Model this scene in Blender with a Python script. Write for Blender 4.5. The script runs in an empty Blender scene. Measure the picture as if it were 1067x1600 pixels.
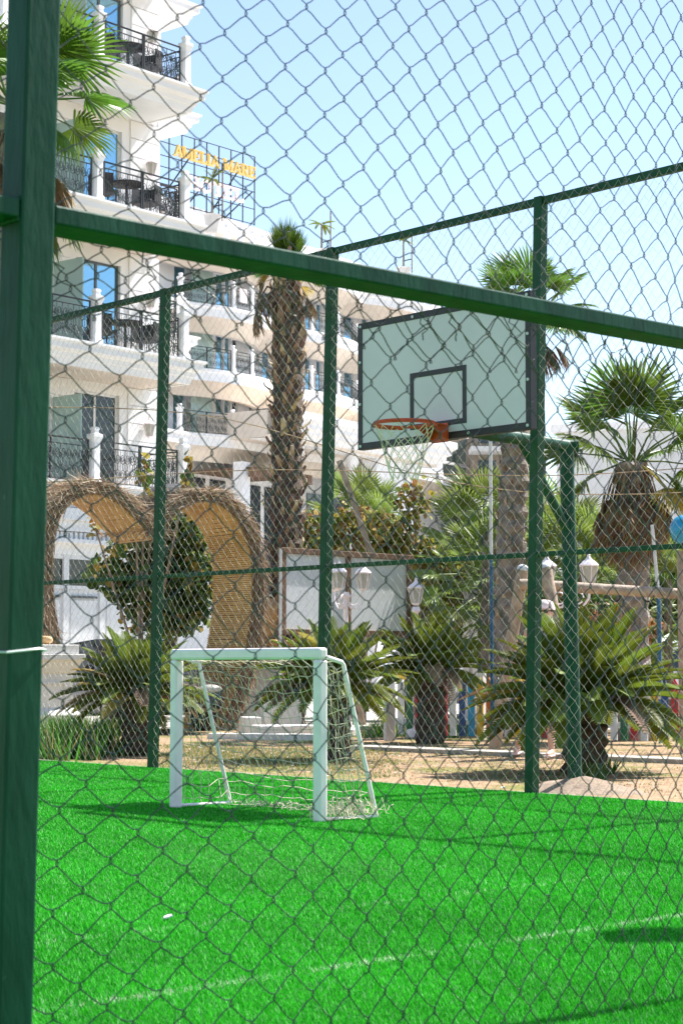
import bpy, math, random
import numpy as np
from mathutils import Vector, Matrix
rnd = random.Random(7)
npr = np.random.RandomState(11)
PI = math.pi
sc = bpy.context.scene
COL = sc.collection

# ------------------------------------------------------------------ camera
F, HZ, CAMH = 2950.0, 1040.0, 1.03          # focal length in photo pixels, horizon row, eye height
TILT = math.atan((HZ - 800.0) / F)
cam_d = bpy.data.cameras.new('camera'); cam = bpy.data.objects.new('camera', cam_d); COL.objects.link(cam)
cam.location = (0, 0, CAMH); cam.rotation_euler = (PI / 2 + TILT, 0, 0)
cam_d.sensor_fit = 'VERTICAL'; cam_d.sensor_height = 36.0; cam_d.lens = F / 1600 * 36
cam_d.clip_start = 0.05; cam_d.clip_end = 3000
cam_d.dof.use_dof = True; cam_d.dof.focus_distance = 15.5; cam_d.dof.aperture_fstop = 10.0
sc.camera = cam

# ------------------------------------------------------------------ world, sun, exposure
SUN_AZ = math.radians(52.0); SUN_EL = math.radians(54)
w = bpy.data.worlds.new('World'); sc.world = w; w.use_nodes = True
nt = w.node_tree; nt.nodes.clear()
sky = nt.nodes.new('ShaderNodeTexSky'); sky.sky_type = 'NISHITA'; sky.sun_disc = False
sky.sun_elevation = SUN_EL; sky.sun_rotation = SUN_AZ; sky.air_density = 1.0; sky.dust_density = 0.5; sky.ozone_density = 0.3
bg = nt.nodes.new('ShaderNodeBackground'); bg.inputs[1].default_value = 0.098
out = nt.nodes.new('ShaderNodeOutputWorld')
nt.links.new(sky.outputs[0], bg.inputs[0]); nt.links.new(bg.outputs[0], out.inputs[0])
sun_d = bpy.data.lights.new('sun', 'SUN'); sun_d.energy = 5.0; sun_d.angle = math.radians(0.53); sun_d.color = (1.0, 0.97, 0.925)
sun = bpy.data.objects.new('sun', sun_d); COL.objects.link(sun)
sdir = Vector((math.sin(SUN_AZ) * math.cos(SUN_EL), math.cos(SUN_AZ) * math.cos(SUN_EL), math.sin(SUN_EL)))
sun.rotation_euler = sdir.to_track_quat('Z', 'Y').to_euler(); sun.location = (20, 20, 40)
sc.view_settings.view_transform = 'Standard'; sc.view_settings.look = 'None'
sc.view_settings.exposure = 1.25; sc.view_settings.gamma = 1.0; sc.view_settings.use_curve_mapping = False

# ------------------------------------------------------------------ helpers
cT, sT = math.cos(TILT), math.sin(TILT)
def ray(px, py):
    a = (px - 533.5) / F; b = (800 - py) / F
    return Vector((a, cT - b * sT, sT + b * cT))
def P(px, py, d):
    r = ray(px, py); return Vector((0, 0, CAMH)) + r * (d / r.y)
def G(px, py, z=0.0):
    r = ray(px, py); return Vector((0, 0, CAMH)) + r * ((z - CAMH) / r.z)
def X(px, d):                       # lateral position of an image column at depth d (at horizon height)
    r = ray(px, HZ); return r.x / r.y * d
def Z(py, d):
    return P(533.5, py, d).z
def s_on(px, O, a):                 # distance along direction a (2d) from O to image column px
    r = ray(px, HZ); k = r.x / r.y
    return (k * O[1] - O[0]) / (a[0] - k * a[1])

class MB:
    def __init__(s): s.v = []; s.f = []
    def add(s, vs, fs):
        o = len(s.v); s.v += [tuple(q) for q in vs]; s.f += [tuple(i + o for i in f) for f in fs]; return s
    def box(s, c, size, ax=None):
        c = Vector(c); hx, hy, hz = [q / 2 for q in size]
        ax = ax or (Vector((1, 0, 0)), Vector((0, 1, 0)), Vector((0, 0, 1)))
        vs = [c + ax[0] * (sx * hx) + ax[1] * (sy * hy) + ax[2] * (sz * hz) for sz in (-1, 1) for sy in (-1, 1) for sx in (-1, 1)]
        return s.add(vs, [(0, 2, 3, 1), (4, 5, 7, 6), (0, 1, 5, 4), (2, 6, 7, 3), (0, 4, 6, 2), (1, 3, 7, 5)])
    def bb(s, x0, x1, y0, y1, z0, z1):
        return s.box(((x0 + x1) / 2, (y0 + y1) / 2, (z0 + z1) / 2), (abs(x1 - x0), abs(y1 - y0), abs(z1 - z0)))
    def bar(s, p0, p1, w, h, up=(0, 0, 1)):
        p0, p1 = Vector(p0), Vector(p1); d = p1 - p0; L = d.length; d.normalize(); up = Vector(up)
        sd = d.cross(up)
        if sd.length < 1e-4: sd = d.cross(Vector((1, 0, 0)))
        sd.normalize(); u2 = sd.cross(d)
        return s.box((p0 + p1) / 2, (L, w, h), (d, sd, u2))
    def tube(s, pts, r, n=6, caps=True):
        pts = [Vector(p) for p in pts]; m = len(pts)
        rs = r if isinstance(r, (list, tuple)) else [r] * m
        o = len(s.v); prev = None
        for i, p in enumerate(pts):
            t = (pts[min(i + 1, m - 1)] - pts[max(i - 1, 0)])
            if t.length < 1e-9: t = Vector((0, 0, 1))
            t.normalize()
            if prev is None:
                a = Vector((0, 0, 1)) if abs(t.z) < 0.9 else Vector((1, 0, 0))
                nx = t.cross(a).normalized()
            else:
                nx = prev - t * prev.dot(t)
                if nx.length < 1e-6: nx = t.orthogonal()
                nx.normalize()
            prev = nx; ny = t.cross(nx)
            for k in range(n):
                q = 2 * PI * k / n
                s.v.append(tuple(p + (nx * math.cos(q) + ny * math.sin(q)) * rs[i]))
        for i in range(m - 1):
            for k in range(n):
                a, b = o + i * n + k, o + i * n + (k + 1) % n
                s.f.append((a, b, b + n, a + n))
        if caps:
            s.f.append(tuple(o + k for k in range(n))[::-1]); s.f.append(tuple(o + (m - 1) * n + k for k in range(n)))
        return s
    def lathe(s, prof, n=16, c=(0, 0, 0), sq=False):
        c = Vector(c); o = len(s.v)
        for r, z in prof:
            for k in range(n):
                q = 2 * PI * (k + (0.5 if sq else 0)) / n
                s.v.append((c.x + r * math.cos(q), c.y + r * math.sin(q), c.z + z))
        for i in range(len(prof) - 1):
            for k in range(n):
                a, b = o + i * n + k, o + i * n + (k + 1) % n
                s.f.append((a, b, b + n, a + n))
        s.f.append(tuple(o + k for k in range(n))[::-1]); s.f.append(tuple(o + (len(prof) - 1) * n + k for k in range(n)))
        return s
    def ball(s, c, r, n=12, m=8, ax=None):
        c = Vector(c); rx, ry, rz = r if isinstance(r, (tuple, list)) else (r, r, r); o = len(s.v)
        ax = ax or (Vector((1, 0, 0)), Vector((0, 1, 0)), Vector((0, 0, 1)))
        for i in range(m + 1):
            ph = -PI / 2 + PI * i / m
            rr = max(math.cos(ph), 0.02)
            for k in range(n):
                q = 2 * PI * k / n
                s.v.append(tuple(c + ax[0] * (rx * rr * math.cos(q)) + ax[1] * (ry * rr * math.sin(q)) + ax[2] * (rz * math.sin(ph))))
        for i in range(m):
            for k in range(n):
                a, b = o + i * n + k, o + i * n + (k + 1) % n
                s.f.append((a, b, b + n, a + n))
        s.f.append(tuple(o + k for k in range(n))[::-1]); s.f.append(tuple(o + m * n + k for k in range(n)))
        return s
    def prism(s, poly, o, u, v, w, t0, t1):          # polygon in plane (u,v) at o, extruded along w
        o, u, v, w = Vector(o), Vector(u), Vector(v), Vector(w); n = len(poly)
        vs = [o + u * a + v * b + w * t0 for a, b in poly] + [o + u * a + v * b + w * t1 for a, b in poly]
        fs = [tuple(range(n))[::-1], tuple(range(n, 2 * n))] + [(i, (i + 1) % n, n + (i + 1) % n, n + i) for i in range(n)]
        return s.add(vs, fs)
    def sweep(s, path, prof, close=True):            # profile (out, z) swept along a 2d path; out is to the right-hand (-normal) side
        m = len(path); n = len(prof); o = len(s.v)
        for i, p in enumerate(path):
            a = Vector(path[max(i - 1, 0)]); b = Vector(path[min(i + 1, m - 1)]); t = (b - a).normalized()
            nr = Vector((t.y, -t.x))
            for q, z in prof: s.v.append((p[0] + nr.x * q, p[1] + nr.y * q, z))
        for i in range(m - 1):
            for k in range(n if close else n - 1):
                a, b = o + i * n + k, o + i * n + (k + 1) % n
                s.f.append((a, b, b + n, a + n))
        if close:
            s.f.append(tuple(o + k for k in range(n))[::-1]); s.f.append(tuple(o + (m - 1) * n + k for k in range(n)))
        return s
    def mesh(s, name, mat, smooth=False):
        me = bpy.data.meshes.new(name); me.from_pydata(s.v, [], s.f); me.update()
        if mat: me.materials.append(mat)
        if smooth:
            me.polygons.foreach_set('use_smooth', [True] * len(me.polygons))
            try:
                if smooth != 'all': me.set_sharp_from_angle(angle=math.radians(40))
            except Exception: pass
        return me
    def build(s, name, mat, parent=None, smooth=False, bevel=0.0, loc=None, rot=None):
        return ob(name, s.mesh(name, mat, smooth), parent, loc, rot, bevel)

def ob(name, me, parent=None, loc=None, rot=None, bevel=0.0, scale=None):
    o = bpy.data.objects.new(name, me); COL.objects.link(o)
    if parent: o.parent = parent
    if loc is not None: o.location = loc
    if rot is not None: o.rotation_euler = rot
    if scale is not None: o.scale = scale if isinstance(scale, (tuple, list)) else (scale,) * 3
    if bevel:
        b = o.modifiers.new('bevel', 'BEVEL'); b.width = bevel; b.segments = 2; b.limit_method = 'ANGLE'
    return o
def thing(name, label, cat, loc=(0, 0, 0), rz=0, group=None):
    o = bpy.data.objects.new(name, None); COL.objects.link(o); o.empty_display_size = 0.2
    o.location = loc; o.rotation_euler = (0, 0, rz); tag(o, label, cat, group); return o
def tag(o, label=None, cat=None, group=None, kind=None):
    if label: o['label'] = label
    if cat: o['category'] = cat
    if group: o['group'] = group
    if kind: o['kind'] = kind
    return o

# ------------------------------------------------------------------ materials
MATS = {}
def mat(name, col, rough=0.6, var=0.12, scale=6.0, bump=0.0, bscale=None, metal=0.0, transl=0.0, objvar=0.0, col2=None, spec=0.5, detail=4.0, stretch=None, coat=0.0, facs=(0.35, 0.65)):
    m = bpy.data.materials.new(name); m.use_nodes = True; t = m.node_tree; N = t.nodes; L = t.links
    b = N['Principled BSDF']; b.inputs['Roughness'].default_value = rough; b.inputs['Metallic'].default_value = metal
    b.inputs['Specular IOR Level'].default_value = spec; b.inputs['Coat Weight'].default_value = coat
    tc = N.new('ShaderNodeTexCoord'); src = tc.outputs['Object']
    if stretch:
        mp = N.new('ShaderNodeMapping'); mp.inputs['Scale'].default_value = stretch; L.new(src, mp.inputs[0]); src = mp.outputs[0]
    nz = N.new('ShaderNodeTexNoise'); nz.inputs['Scale'].default_value = scale; nz.inputs['Detail'].default_value = detail; L.new(src, nz.inputs[0])
    rp = N.new('ShaderNodeValToRGB'); L.new(nz.outputs[0], rp.inputs[0])
    c1 = [q * (1 - var) for q in col]; c2 = [min(q * (1 + var), 1) for q in col] if col2 is None else col2
    if col2 is not None: c1 = list(col)
    rp.color_ramp.elements[0].position = facs[0]; rp.color_ramp.elements[1].position = facs[1]
    rp.color_ramp.elements[0].color = (*c1, 1); rp.color_ramp.elements[1].color = (*c2, 1)
    cs = rp.outputs[0]
    if objvar:
        oi = N.new('ShaderNodeObjectInfo'); hs = N.new('ShaderNodeHueSaturation')
        mr = N.new('ShaderNodeMapRange'); mr.inputs[3].default_value = 1 - objvar; mr.inputs[4].default_value = 1 + objvar
        L.new(oi.outputs['Random'], mr.inputs[0]); L.new(mr.outputs[0], hs.inputs['Value'])
        mr2 = N.new('ShaderNodeMapRange'); mr2.inputs[3].default_value = 0.5 - objvar * 0.06; mr2.inputs[4].default_value = 0.5 + objvar * 0.06
        L.new(oi.outputs['Random'], mr2.inputs[0]); L.new(mr2.outputs[0], hs.inputs['Hue'])
        L.new(cs, hs.inputs['Color']); cs = hs.outputs[0]
    L.new(cs, b.inputs['Base Color'])
    if bump:
        bn = N.new('ShaderNodeTexNoise'); bn.inputs['Scale'].default_value = bscale or scale * 4; bn.inputs['Detail'].default_value = 5; L.new(src, bn.inputs[0])
        bp = N.new('ShaderNodeBump'); bp.inputs['Strength'].default_value = bump; bp.inputs['Distance'].default_value = 0.02
        L.new(bn.outputs[0], bp.inputs['Height']); L.new(bp.outputs[0], b.inputs['Normal'])
    if transl:
        tr = N.new('ShaderNodeBsdfTranslucent'); L.new(cs, tr.inputs[0]); mx = N.new('ShaderNodeMixShader'); mx.inputs[0].default_value = transl
        L.new(b.outputs[0], mx.inputs[1]); L.new(tr.outputs[0], mx.inputs[2]); L.new(mx.outputs[0], N['Material Output'].inputs[0])
    MATS[name] = m; return m
def attr_leaf(name, attr='tint', transl=0.35, rough=0.5, spec=0.4):       # colour taken from a per-leaf colour attribute
    m = bpy.data.materials.new(name); m.use_nodes = True; t = m.node_tree; N = t.nodes; L = t.links
    b = N['Principled BSDF']; b.inputs['Roughness'].default_value = rough; b.inputs['Specular IOR Level'].default_value = spec
    a = N.new('ShaderNodeAttribute'); a.attribute_name = attr; L.new(a.outputs['Color'], b.inputs['Base Color'])
    tr = N.new('ShaderNodeBsdfTranslucent'); L.new(a.outputs['Color'], tr.inputs[0]); mx = N.new('ShaderNodeMixShader'); mx.inputs[0].default_value = transl
    L.new(b.outputs[0], mx.inputs[1]); L.new(tr.outputs[0], mx.inputs[2]); L.new(mx.outputs[0], N['Material Output'].inputs[0])
    return m
def np_mesh(name, verts, tris_n, mat_, tint=None):       # verts (n_faces*k,3), faces of k own vertices each
    k = tris_n; n = len(verts) // k
    me = bpy.data.meshes.new(name); me.vertices.add(len(verts)); me.vertices.foreach_set('co', np.asarray(verts, dtype=np.float32).ravel())
    me.loops.add(n * k); me.loops.foreach_set('vertex_index', np.arange(n * k, dtype=np.int32))
    me.polygons.add(n); me.polygons.foreach_set('loop_start', np.arange(0, n * k, k, dtype=np.int32))
    me.update(calc_edges=True)
    if tint is not None:
        at = me.color_attributes.new('tint', 'FLOAT_COLOR', 'POINT')
        c = np.ones((n * k, 4), dtype=np.float32); c[:, :3] = np.repeat(tint, k, axis=0); at.data.foreach_set('color', c.ravel())
    me.materials.append(mat_); return me

m_green = mat('green paint', (0.002, 0.044, 0.022), 0.5, 0.22, 14, bump=0.10, bscale=60, col2=(0.007, 0.068, 0.036), stretch=(1, 1, 0.25), spec=0.22)
def add_wear(m, chip, rust, s=26.0):                     # chipped and rusty flecks on top of the paint
    t = m.node_tree; N = t.nodes; L = t.links; b = N['Principled BSDF']; src = b.inputs['Base Color'].links[0].from_socket; tc = N.new('ShaderNodeTexCoord')
    for col, sc_, th in ((chip, s, 0.70), (rust, s * 0.45, 0.735)):
        n = N.new('ShaderNodeTexNoise'); n.inputs['Scale'].default_value = sc_; n.inputs['Detail'].default_value = 8; n.inputs['Roughness'].default_value = 0.7; L.new(tc.outputs['Object'], n.inputs[0])
        r = N.new('ShaderNodeValToRGB'); r.color_ramp.elements[0].position = th - 0.03; r.color_ramp.elements[1].position = th + 0.01; L.new(n.outputs[0], r.inputs[0])
        mx = N.new('ShaderNodeMixRGB'); mx.inputs[2].default_value = (*col, 1); L.new(r.outputs[0], mx.inputs[0]); L.new(src, mx.inputs[1]); src = mx.outputs[0]
    L.new(src, b.inputs['Base Color'])
add_wear(m_green, (0.05, 0.12, 0.09), (0.10, 0.045, 0.02))
m_greenfar = mat('green paint far', (0.003, 0.055, 0.022), 0.5, 0.2, 9, bump=0.05, bscale=30, spec=0.25)
m_wire = mat('pvc wire', (0.010, 0.02, 0.017), 0.34, 0.25, 5, col2=(0.06, 0.062, 0.052), spec=0.6)
m_wirefar = mat('galvanised wire', (0.46, 0.43, 0.37), 0.4, 0.15, 12, metal=0.25)
m_white = mat('white plaster', (0.82, 0.815, 0.82), 0.75, 0.04, 1.2, bump=0.05, bscale=20)
m_whitepaint = mat('white paint', (0.90, 0.79, 0.81), 0.35, 0.05, 8)
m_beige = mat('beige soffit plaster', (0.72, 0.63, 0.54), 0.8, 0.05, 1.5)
m_glass = mat('blue tinted glass', (0.26, 0.48, 0.62), 0.06, 0.06, 0.6, metal=0.85)
m_glassd = mat('dark glass', (0.03, 0.04, 0.05), 0.08, 0.1, 1.0)
m_frost = mat('frosted green glass', (0.52, 0.66, 0.62), 0.3, 0.05, 1.0, transl=0.3)
m_iron = mat('black wrought iron', (0.02, 0.022, 0.025), 0.5, 0.2, 10)
m_rattan = mat('dark rattan', (0.035, 0.032, 0.032), 0.6, 0.25, 40, bump=0.4, bscale=80)
m_frame = mat('window frame white', (0.75, 0.75, 0.75), 0.4, 0.04, 3)
m_framed = mat('window frame grey', (0.10, 0.11, 0.12), 0.4, 0.1, 3)
m_brown = mat('brown timber', (0.16, 0.085, 0.05), 0.7, 0.3, 10, bump=0.3, stretch=(1, 1, 0.2))
m_log = mat('weathered log', (0.36, 0.27, 0.20), 0.75, 0.25, 8, bump=0.4, bscale=30)
m_pole = mat('galvanised pole', (0.62, 0.62, 0.62), 0.4, 0.06, 5)
m_blue = mat('blue paint', (0.012, 0.09, 0.20), 0.4, 0.1, 5)
m_black = mat('black paint', (0.012, 0.012, 0.014), 0.45, 0.2, 10)
m_orange = mat('orange rim paint', (0.52, 0.075, 0.02), 0.45, 0.2, 12)
m_rope = mat('cream rope', (0.62, 0.55, 0.40), 0.8, 0.15, 20)
m_ropew = mat('white rope', (0.72, 0.66, 0.50), 0.8, 0.15, 20)
m_trunk = mat('palm trunk', (0.10, 0.068, 0.048), 0.9, 0.4, 7, bump=0.8, bscale=25)
m_trunkg = mat('grey palm trunk', (0.22, 0.18, 0.15), 0.9, 0.35, 7, bump=0.9, bscale=22)
m_boot = mat('palm boot', (0.26, 0.17, 0.11), 0.85, 0.45, 9, objvar=0.65)
m_cyctrunk = mat('cycad trunk', (0.07, 0.05, 0.038), 0.95, 0.4, 12, bump=0.9, bscale=25)
m_fan = mat('fan frond', (0.105, 0.185, 0.025), 0.42, 0.25, 3, transl=0.38, objvar=0.3)
m_fand = mat('dry fan frond', (0.20, 0.125, 0.07), 0.8, 0.3, 4, transl=0.2, objvar=0.35)
m_fany = mat('yellowing fan frond', (0.42, 0.31, 0.06), 0.6, 0.3, 4, transl=0.35, objvar=0.3)
m_cycad = mat('cycad frond', (0.125, 0.155, 0.018), 0.5, 0.3, 5, transl=0.32, objvar=0.35, spec=0.18)
m_lion = mat('sandstone', (0.60, 0.40, 0.20), 0.7, 0.15, 6, bump=0.3, bscale=25)
m_stone = mat('white stone', (0.70, 0.67, 0.63), 0.7, 0.08, 3, bump=0.15, bscale=18)
m_conc = mat('pale concrete', (0.36, 0.325, 0.28), 0.85, 0.12, 6, bump=0.25, bscale=40)
m_skin = mat('skin', (0.62, 0.36, 0.26), 0.5, 0.06, 9)
m_leaf = attr_leaf('leaf', spec=0.25); m_turf = attr_leaf('turf blade', transl=0.25, rough=0.5, spec=0.16); m_straw = attr_leaf('straw', transl=0.1, rough=0.8, spec=0.2)
m_car = mat('white car paint', (0.72, 0.73, 0.74), 0.25, 0.03, 2, coat=0.5)
m_card = mat('dark car paint', (0.02, 0.02, 0.023), 0.25, 0.1, 2, coat=0.5)
m_tyre = mat('tyre rubber', (0.015, 0.015, 0.015), 0.8, 0.2, 10)
m_lampglass = mat('lantern glass', (0.62, 0.60, 0.54), 0.25, 0.06, 4, transl=0.4)

# ------------------------------------------------------------------ layout frames (world XY)
def rz_of(a): return math.atan2(a[1], a[0])
FE = Vector((0.67, -0.742)).normalized()                 # far fence, local x to the right (towards the camera)
FP = G(830, 1240); FP.z = 0
NU = Vector((0.742, 0.67)).normalized()                  # near fence, local x to the right (away)
NP_D = 4.16
NP = P(57, HZ, NP_D); NP.z = 0; NP -= Vector((NU.x * 0.044 + NU.y * 0.044, NU.y * 0.044 - NU.x * 0.044, 0))

# ------------------------------------------------------------------ ground
def ground_mat():
    m = bpy.data.materials.new('dry earth'); m.use_nodes = True; t = m.node_tree; N = t.nodes; L = t.links; b = N['Principled BSDF']
    b.inputs['Roughness'].default_value = 0.95; b.inputs['Specular IOR Level'].default_value = 0.15
    tc = N.new('ShaderNodeTexCoord')
    def noise(s, d=6):
        n = N.new('ShaderNodeTexNoise'); n.inputs['Scale'].default_value = s; n.inputs['Detail'].default_value = d; L.new(tc.outputs['Object'], n.inputs[0]); return n
    n1, n2, n3 = noise(0.9), noise(14), noise(3.5)
    r1 = N.new('ShaderNodeValToRGB'); e = r1.color_ramp.elements
    e[0].position = 0.36; e[0].color = (0.20, 0.20, 0.065, 1); e[1].position = 0.52; e[1].color = (0.37, 0.255, 0.165, 1)
    L.new(n1.outputs[0], r1.inputs[0])
    r2 = N.new('ShaderNodeValToRGB'); e = r2.color_ramp.elements
    e[0].position = 0.3; e[0].color = (0.62, 0.58, 0.52, 1); e[1].position = 0.7; e[1].color = (1.15, 1.12, 1.08, 1); L.new(n2.outputs[0], r2.inputs[0])
    mx = N.new('ShaderNodeMixRGB'); mx.blend_type = 'MULTIPLY'; mx.inputs[0].default_value = 1; L.new(r1.outputs[0], mx.inputs[1]); L.new(r2.outputs[0], mx.inputs[2])
    L.new(mx.outputs[0], b.inputs['Base Color'])
    bp = N.new('ShaderNodeBump'); bp.inputs['Strength'].default_value = 0.7; bp.inputs['Distance'].default_value = 0.04
    ad = N.new('ShaderNodeMath'); ad.operation = 'ADD'; L.new(n2.outputs[0], ad.inputs[0]); L.new(n3.outputs[0], ad.inputs[1]); L.new(ad.outputs[0], bp.inputs['Height']); L.new(bp.outputs[0], b.inputs['Normal'])
    return m
g = MB(); R_ = 900
g.add([(-R_, -R_, -0.03), (R_, -R_, -0.03), (R_, R_, -0.03), (-R_, R_, -0.03)], [(0, 1, 2, 3)])
tag(g.build('ground', ground_mat()), kind='structure')
# turf pitch, its far edge lies along the far fence
fl = lambda s, y, z=0.0: (FP.x + FE.x * s - FE.y * y, FP.y + FE.y * s + FE.x * y, z)
g = MB(); g.add([fl(-14, 0.03, -0.004), fl(-14, -24, -0.004), fl(14, -24, -0.004), fl(14, 0.03, -0.004)], [(0, 1, 2, 3)])
m_turfbase = mat('turf base', (0.005, 0.19, 0.010), 0.8, 0.25, 5, bump=0.6, bscale=220, spec=0.2)
turf = tag(g.build('turf_pitch', m_turfbase), kind='structure')
g = MB(); g.add([fl(s, y, -0.002) if True else 0 for s, y in ((-14, 0.04), (-14, 0.10), (14, 0.10), (14, 0.04))], [(0, 1, 2, 3)])
g = MB(); a, b_ = Vector(fl(-14, 0.07, -0.01)), Vector(fl(14, 0.07, -0.01)); g.bar(a, b_, 0.035, 0.03)
tag(g.build('turf_edging', m_conc), kind='structure')
# blades
def turf_blades():
    pts = []
    n = 900000
    d = 5.0 + (20.5 - 5.0) * npr.rand(n) ** 1.25
    x = (npr.rand(n) * 2 - 1) * 0.195 * d
    rel = np.stack([x - FP.x, d - FP.y], 1)
    y = -(rel @ np.array([FE.y, -FE.x])) * 1.0
    yl = rel @ np.array([-FE.y, FE.x])
    k = yl < 0.02
    x, d = x[k], d[k]; n = len(x)
    ang = npr.rand(n) * 2 * PI; h = 0.008 + 0.014 * npr.rand(n); wd = (0.0014 + 0.0012 * npr.rand(n)) * (0.7 + d / 12.0)
    lean = 0.55 + 0.5 * npr.rand(n); la = ang + PI / 2 + (npr.rand(n) - 0.5)
    bx = np.cos(ang) * wd; by = np.sin(ang) * wd
    v = np.zeros((n, 3, 3)); v[:, 0] = np.stack([x - bx, d - by, np.full(n, -0.004)], 1); v[:, 1] = np.stack([x + bx, d + by, np.full(n, -0.004)], 1)
    v[:, 2] = np.stack([x + np.cos(la) * h * lean, d + np.sin(la) * h * lean, h], 1)
    t = npr.rand(n, 1); base = np.array([0.004, 0.18, 0.007]) * (1 - t) + np.array([0.065, 0.60, 0.026]) * t
    pale = npr.rand(n) < 0.06; base[pale] = np.array([0.22, 0.50, 0.20])
    pn = (np.sin(x * 3.1 + d * 1.3) + np.sin(x * 1.7 - d * 2.9 + 1.0) + np.sin(x * 7.3 + d * 5.1)) / 3
    base *= (1 + 0.16 * pn)[:, None]; worn = (np.sin(x * 1.1 + 2) * np.sin(d * 0.8 + x * 0.5) > 0.72) & (npr.rand(n) < 0.25); base[worn] = np.array([0.10, 0.36, 0.07])
    # worn painted lines, parallel to the near fence
    for (p0, p1, dens, wl) in ((G(157, 1570), G(1055, 1434), 0.34, 0.028), (G(705, 1401), G(1038, 1362), 0.14, 0.025)):
        dv = (p1 - p0).xy.normalized(); nv = np.array([-dv.y, dv.x]); rr = np.stack([x - p0.x, d - p0.y], 1); off = np.abs(rr @ nv); al = rr @ np.array([dv.x, dv.y])
        wear = 0.35 + 0.65 * (np.sin(al * 5.0) * np.sin(al * 2.3 + 1) > -0.1)
        on = (off < wl) & (npr.rand(n) < dens * wear); base[on] = np.array([0.62, 0.72, 0.50])
    return np_mesh('turf_grass', v.reshape(-1, 3), 3, m_turf, base)
tag(ob('turf_grass', turf_blades()), 'bright green artificial grass blades covering the fenced pitch', 'grass', kind='stuff')
# concrete path strip beyond the fence, pale paving farther back
a, b_ = G(560, 1167), G(1500, 1206)
g = MB(); g.bar((a.x, a.y, -0.005), (b_.x, b_.y, -0.005), 0.42, 0.05)
tag(g.build('path', m_conc), kind='structure')
g = MB(); g.add([(-60, 33, -0.024), (60, 30, -0.024), (60, 140, -0.024), (-60, 140, -0.024)], [(0, 1, 2, 3)])
tag(g.build('pavement', mat('paving', (0.42, 0.39, 0.35), 0.9, 0.12, 2, bump=0.2)), kind='structure')
a, b_ = G(330, 1151), G(520, 1153)
g = MB(); g.bar((a.x, a.y, 0.0), (b_.x, b_.y, 0.0), 0.35, 0.10)
tag(g.build('kerb', m_stone), kind='structure')

# ------------------------------------------------------------------ chain-link fences
def link_grid(xs, zs, jit, seed, drift=0.02):
    r = np.random.RandomState(seed); nx, nz = len(xs), len(zs)
    gx = np.repeat(np.array(xs)[:, None], nz, 1); gz = np.repeat(np.array(zs)[None, :], nx, 0)
    for k in range(6):
        kx, kz, ph, ph2 = r.uniform(1, 6), r.uniform(1, 6), r.uniform(0, 6), r.uniform(0, 6)
        gx = gx + drift * 0.35 * np.sin(kx * gx + kz * gz + ph); gz = gz + drift * 0.35 * np.sin(kx * gz - kz * gx + ph2)
    gx += r.randn(nx, nz) * jit; gz += r.randn(nx, nz) * jit
    return gx, gz
def wire_pts(gx, gz, i, par, y0, amp, sub, bow, shear, kn=0.0):
    pts = []; nz = gx.shape[1]; last = None
    for k in range(nz):
        c = i + ((k + par) % 2); right = (c == i + 1); sd = 1 if right else -1
        p = Vector((gx[c, k] + sd * (0.0022 if kn else -0.001), y0, gz[c, k]))
        if last is not None:
            q = last; d = p - q; dirn = 1 if d.x > 0 else -1
            for j in range(1, sub):
                f = j / sub; m = q.lerp(p, f); bw = bow * 4 * f * (1 - f) * d.length
                m.z -= bw * (1.0 if dirn < 0 else 0.25); m.x -= bw * (0.7 if dirn < 0 else 0.1)
                m.y += amp * dirn * math.sin(PI * f)
                pts.append(m)
        if kn:
            pts += [Vector((p.x - sd * 0.0012, p.y - sd * amp * 0.6, p.z - kn)), Vector((p.x + sd * 0.001, p.y, p.z)), Vector((p.x - sd * 0.0012, p.y + sd * amp * 0.6, p.z + kn))]
        else: pts.append(p)
        last = p
    return [Vector((p.x + shear * p.z, p.y, p.z)) for p in pts]

# near fence
NSH = 0.0176
nf = thing('chain_link_fence', 'large green chain-link fence closest to the viewer, thick post at the left edge', 'fence', NP, rz_of(NU))
sh = lambda x, z: x + NSH * z
for i, px_ in enumerate((0.0, -2.56)):
    g = MB(); z1 = 4.9 if px_ < 5 else 2.1; hw = 0.044
    vs = []
    for z in (-0.3, z1 * 0.2, z1 * 0.4, z1 * 0.65, z1):
        vs += [(sh(px_ + a * hw, z), b * hw, z) for a, b in ((-1, -1), (1, -1), (1, 1), (-1, 1))]
    fs = [(k * 4 + j, k * 4 + (j + 1) % 4, k * 4 + 4 + (j + 1) % 4, k * 4 + 4 + j) for k in range(4) for j in range(4)] + [(3, 2, 1, 0), (16, 17, 18, 19)]
    g.add(vs, fs); g.build('post', m_green, nf, bevel=0.006)
RZ_ = Z(335, NP_D + 0.03)
for z, nm in ((RZ_, 'rail'), (4.86, 'rail')):
    for x0, x1 in ((-2.51, -0.046), (0.046, 3.0)):
        g = MB(); g.bb(sh(x0, z), sh(x1, z), -0.040, 0.075, z - 0.022, z + 0.022); g.build(nm, m_green, nf, bevel=0.005)
for x in (-0.046, 0.046):                              # weld beads where the rail meets the post
    for z in (RZ_ - 0.024, RZ_ + 0.023):
        g = MB(); g.tube([(sh(x, z), -0.036 + 0.011 * k, z + 0.002 * (k % 2)) for k in range(9)], [0.0055 + 0.002 * (k % 2) for k in range(9)], 6); g.build('weld_bead', m_green, nf, smooth=True)
xs = [-1.3]
while xs[-1] < 2.98:
    s = xs[-1]; pitch = 0.156 - 0.025 * max(0, min(s, 2.4)); xs.append(s + pitch / 2)
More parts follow.
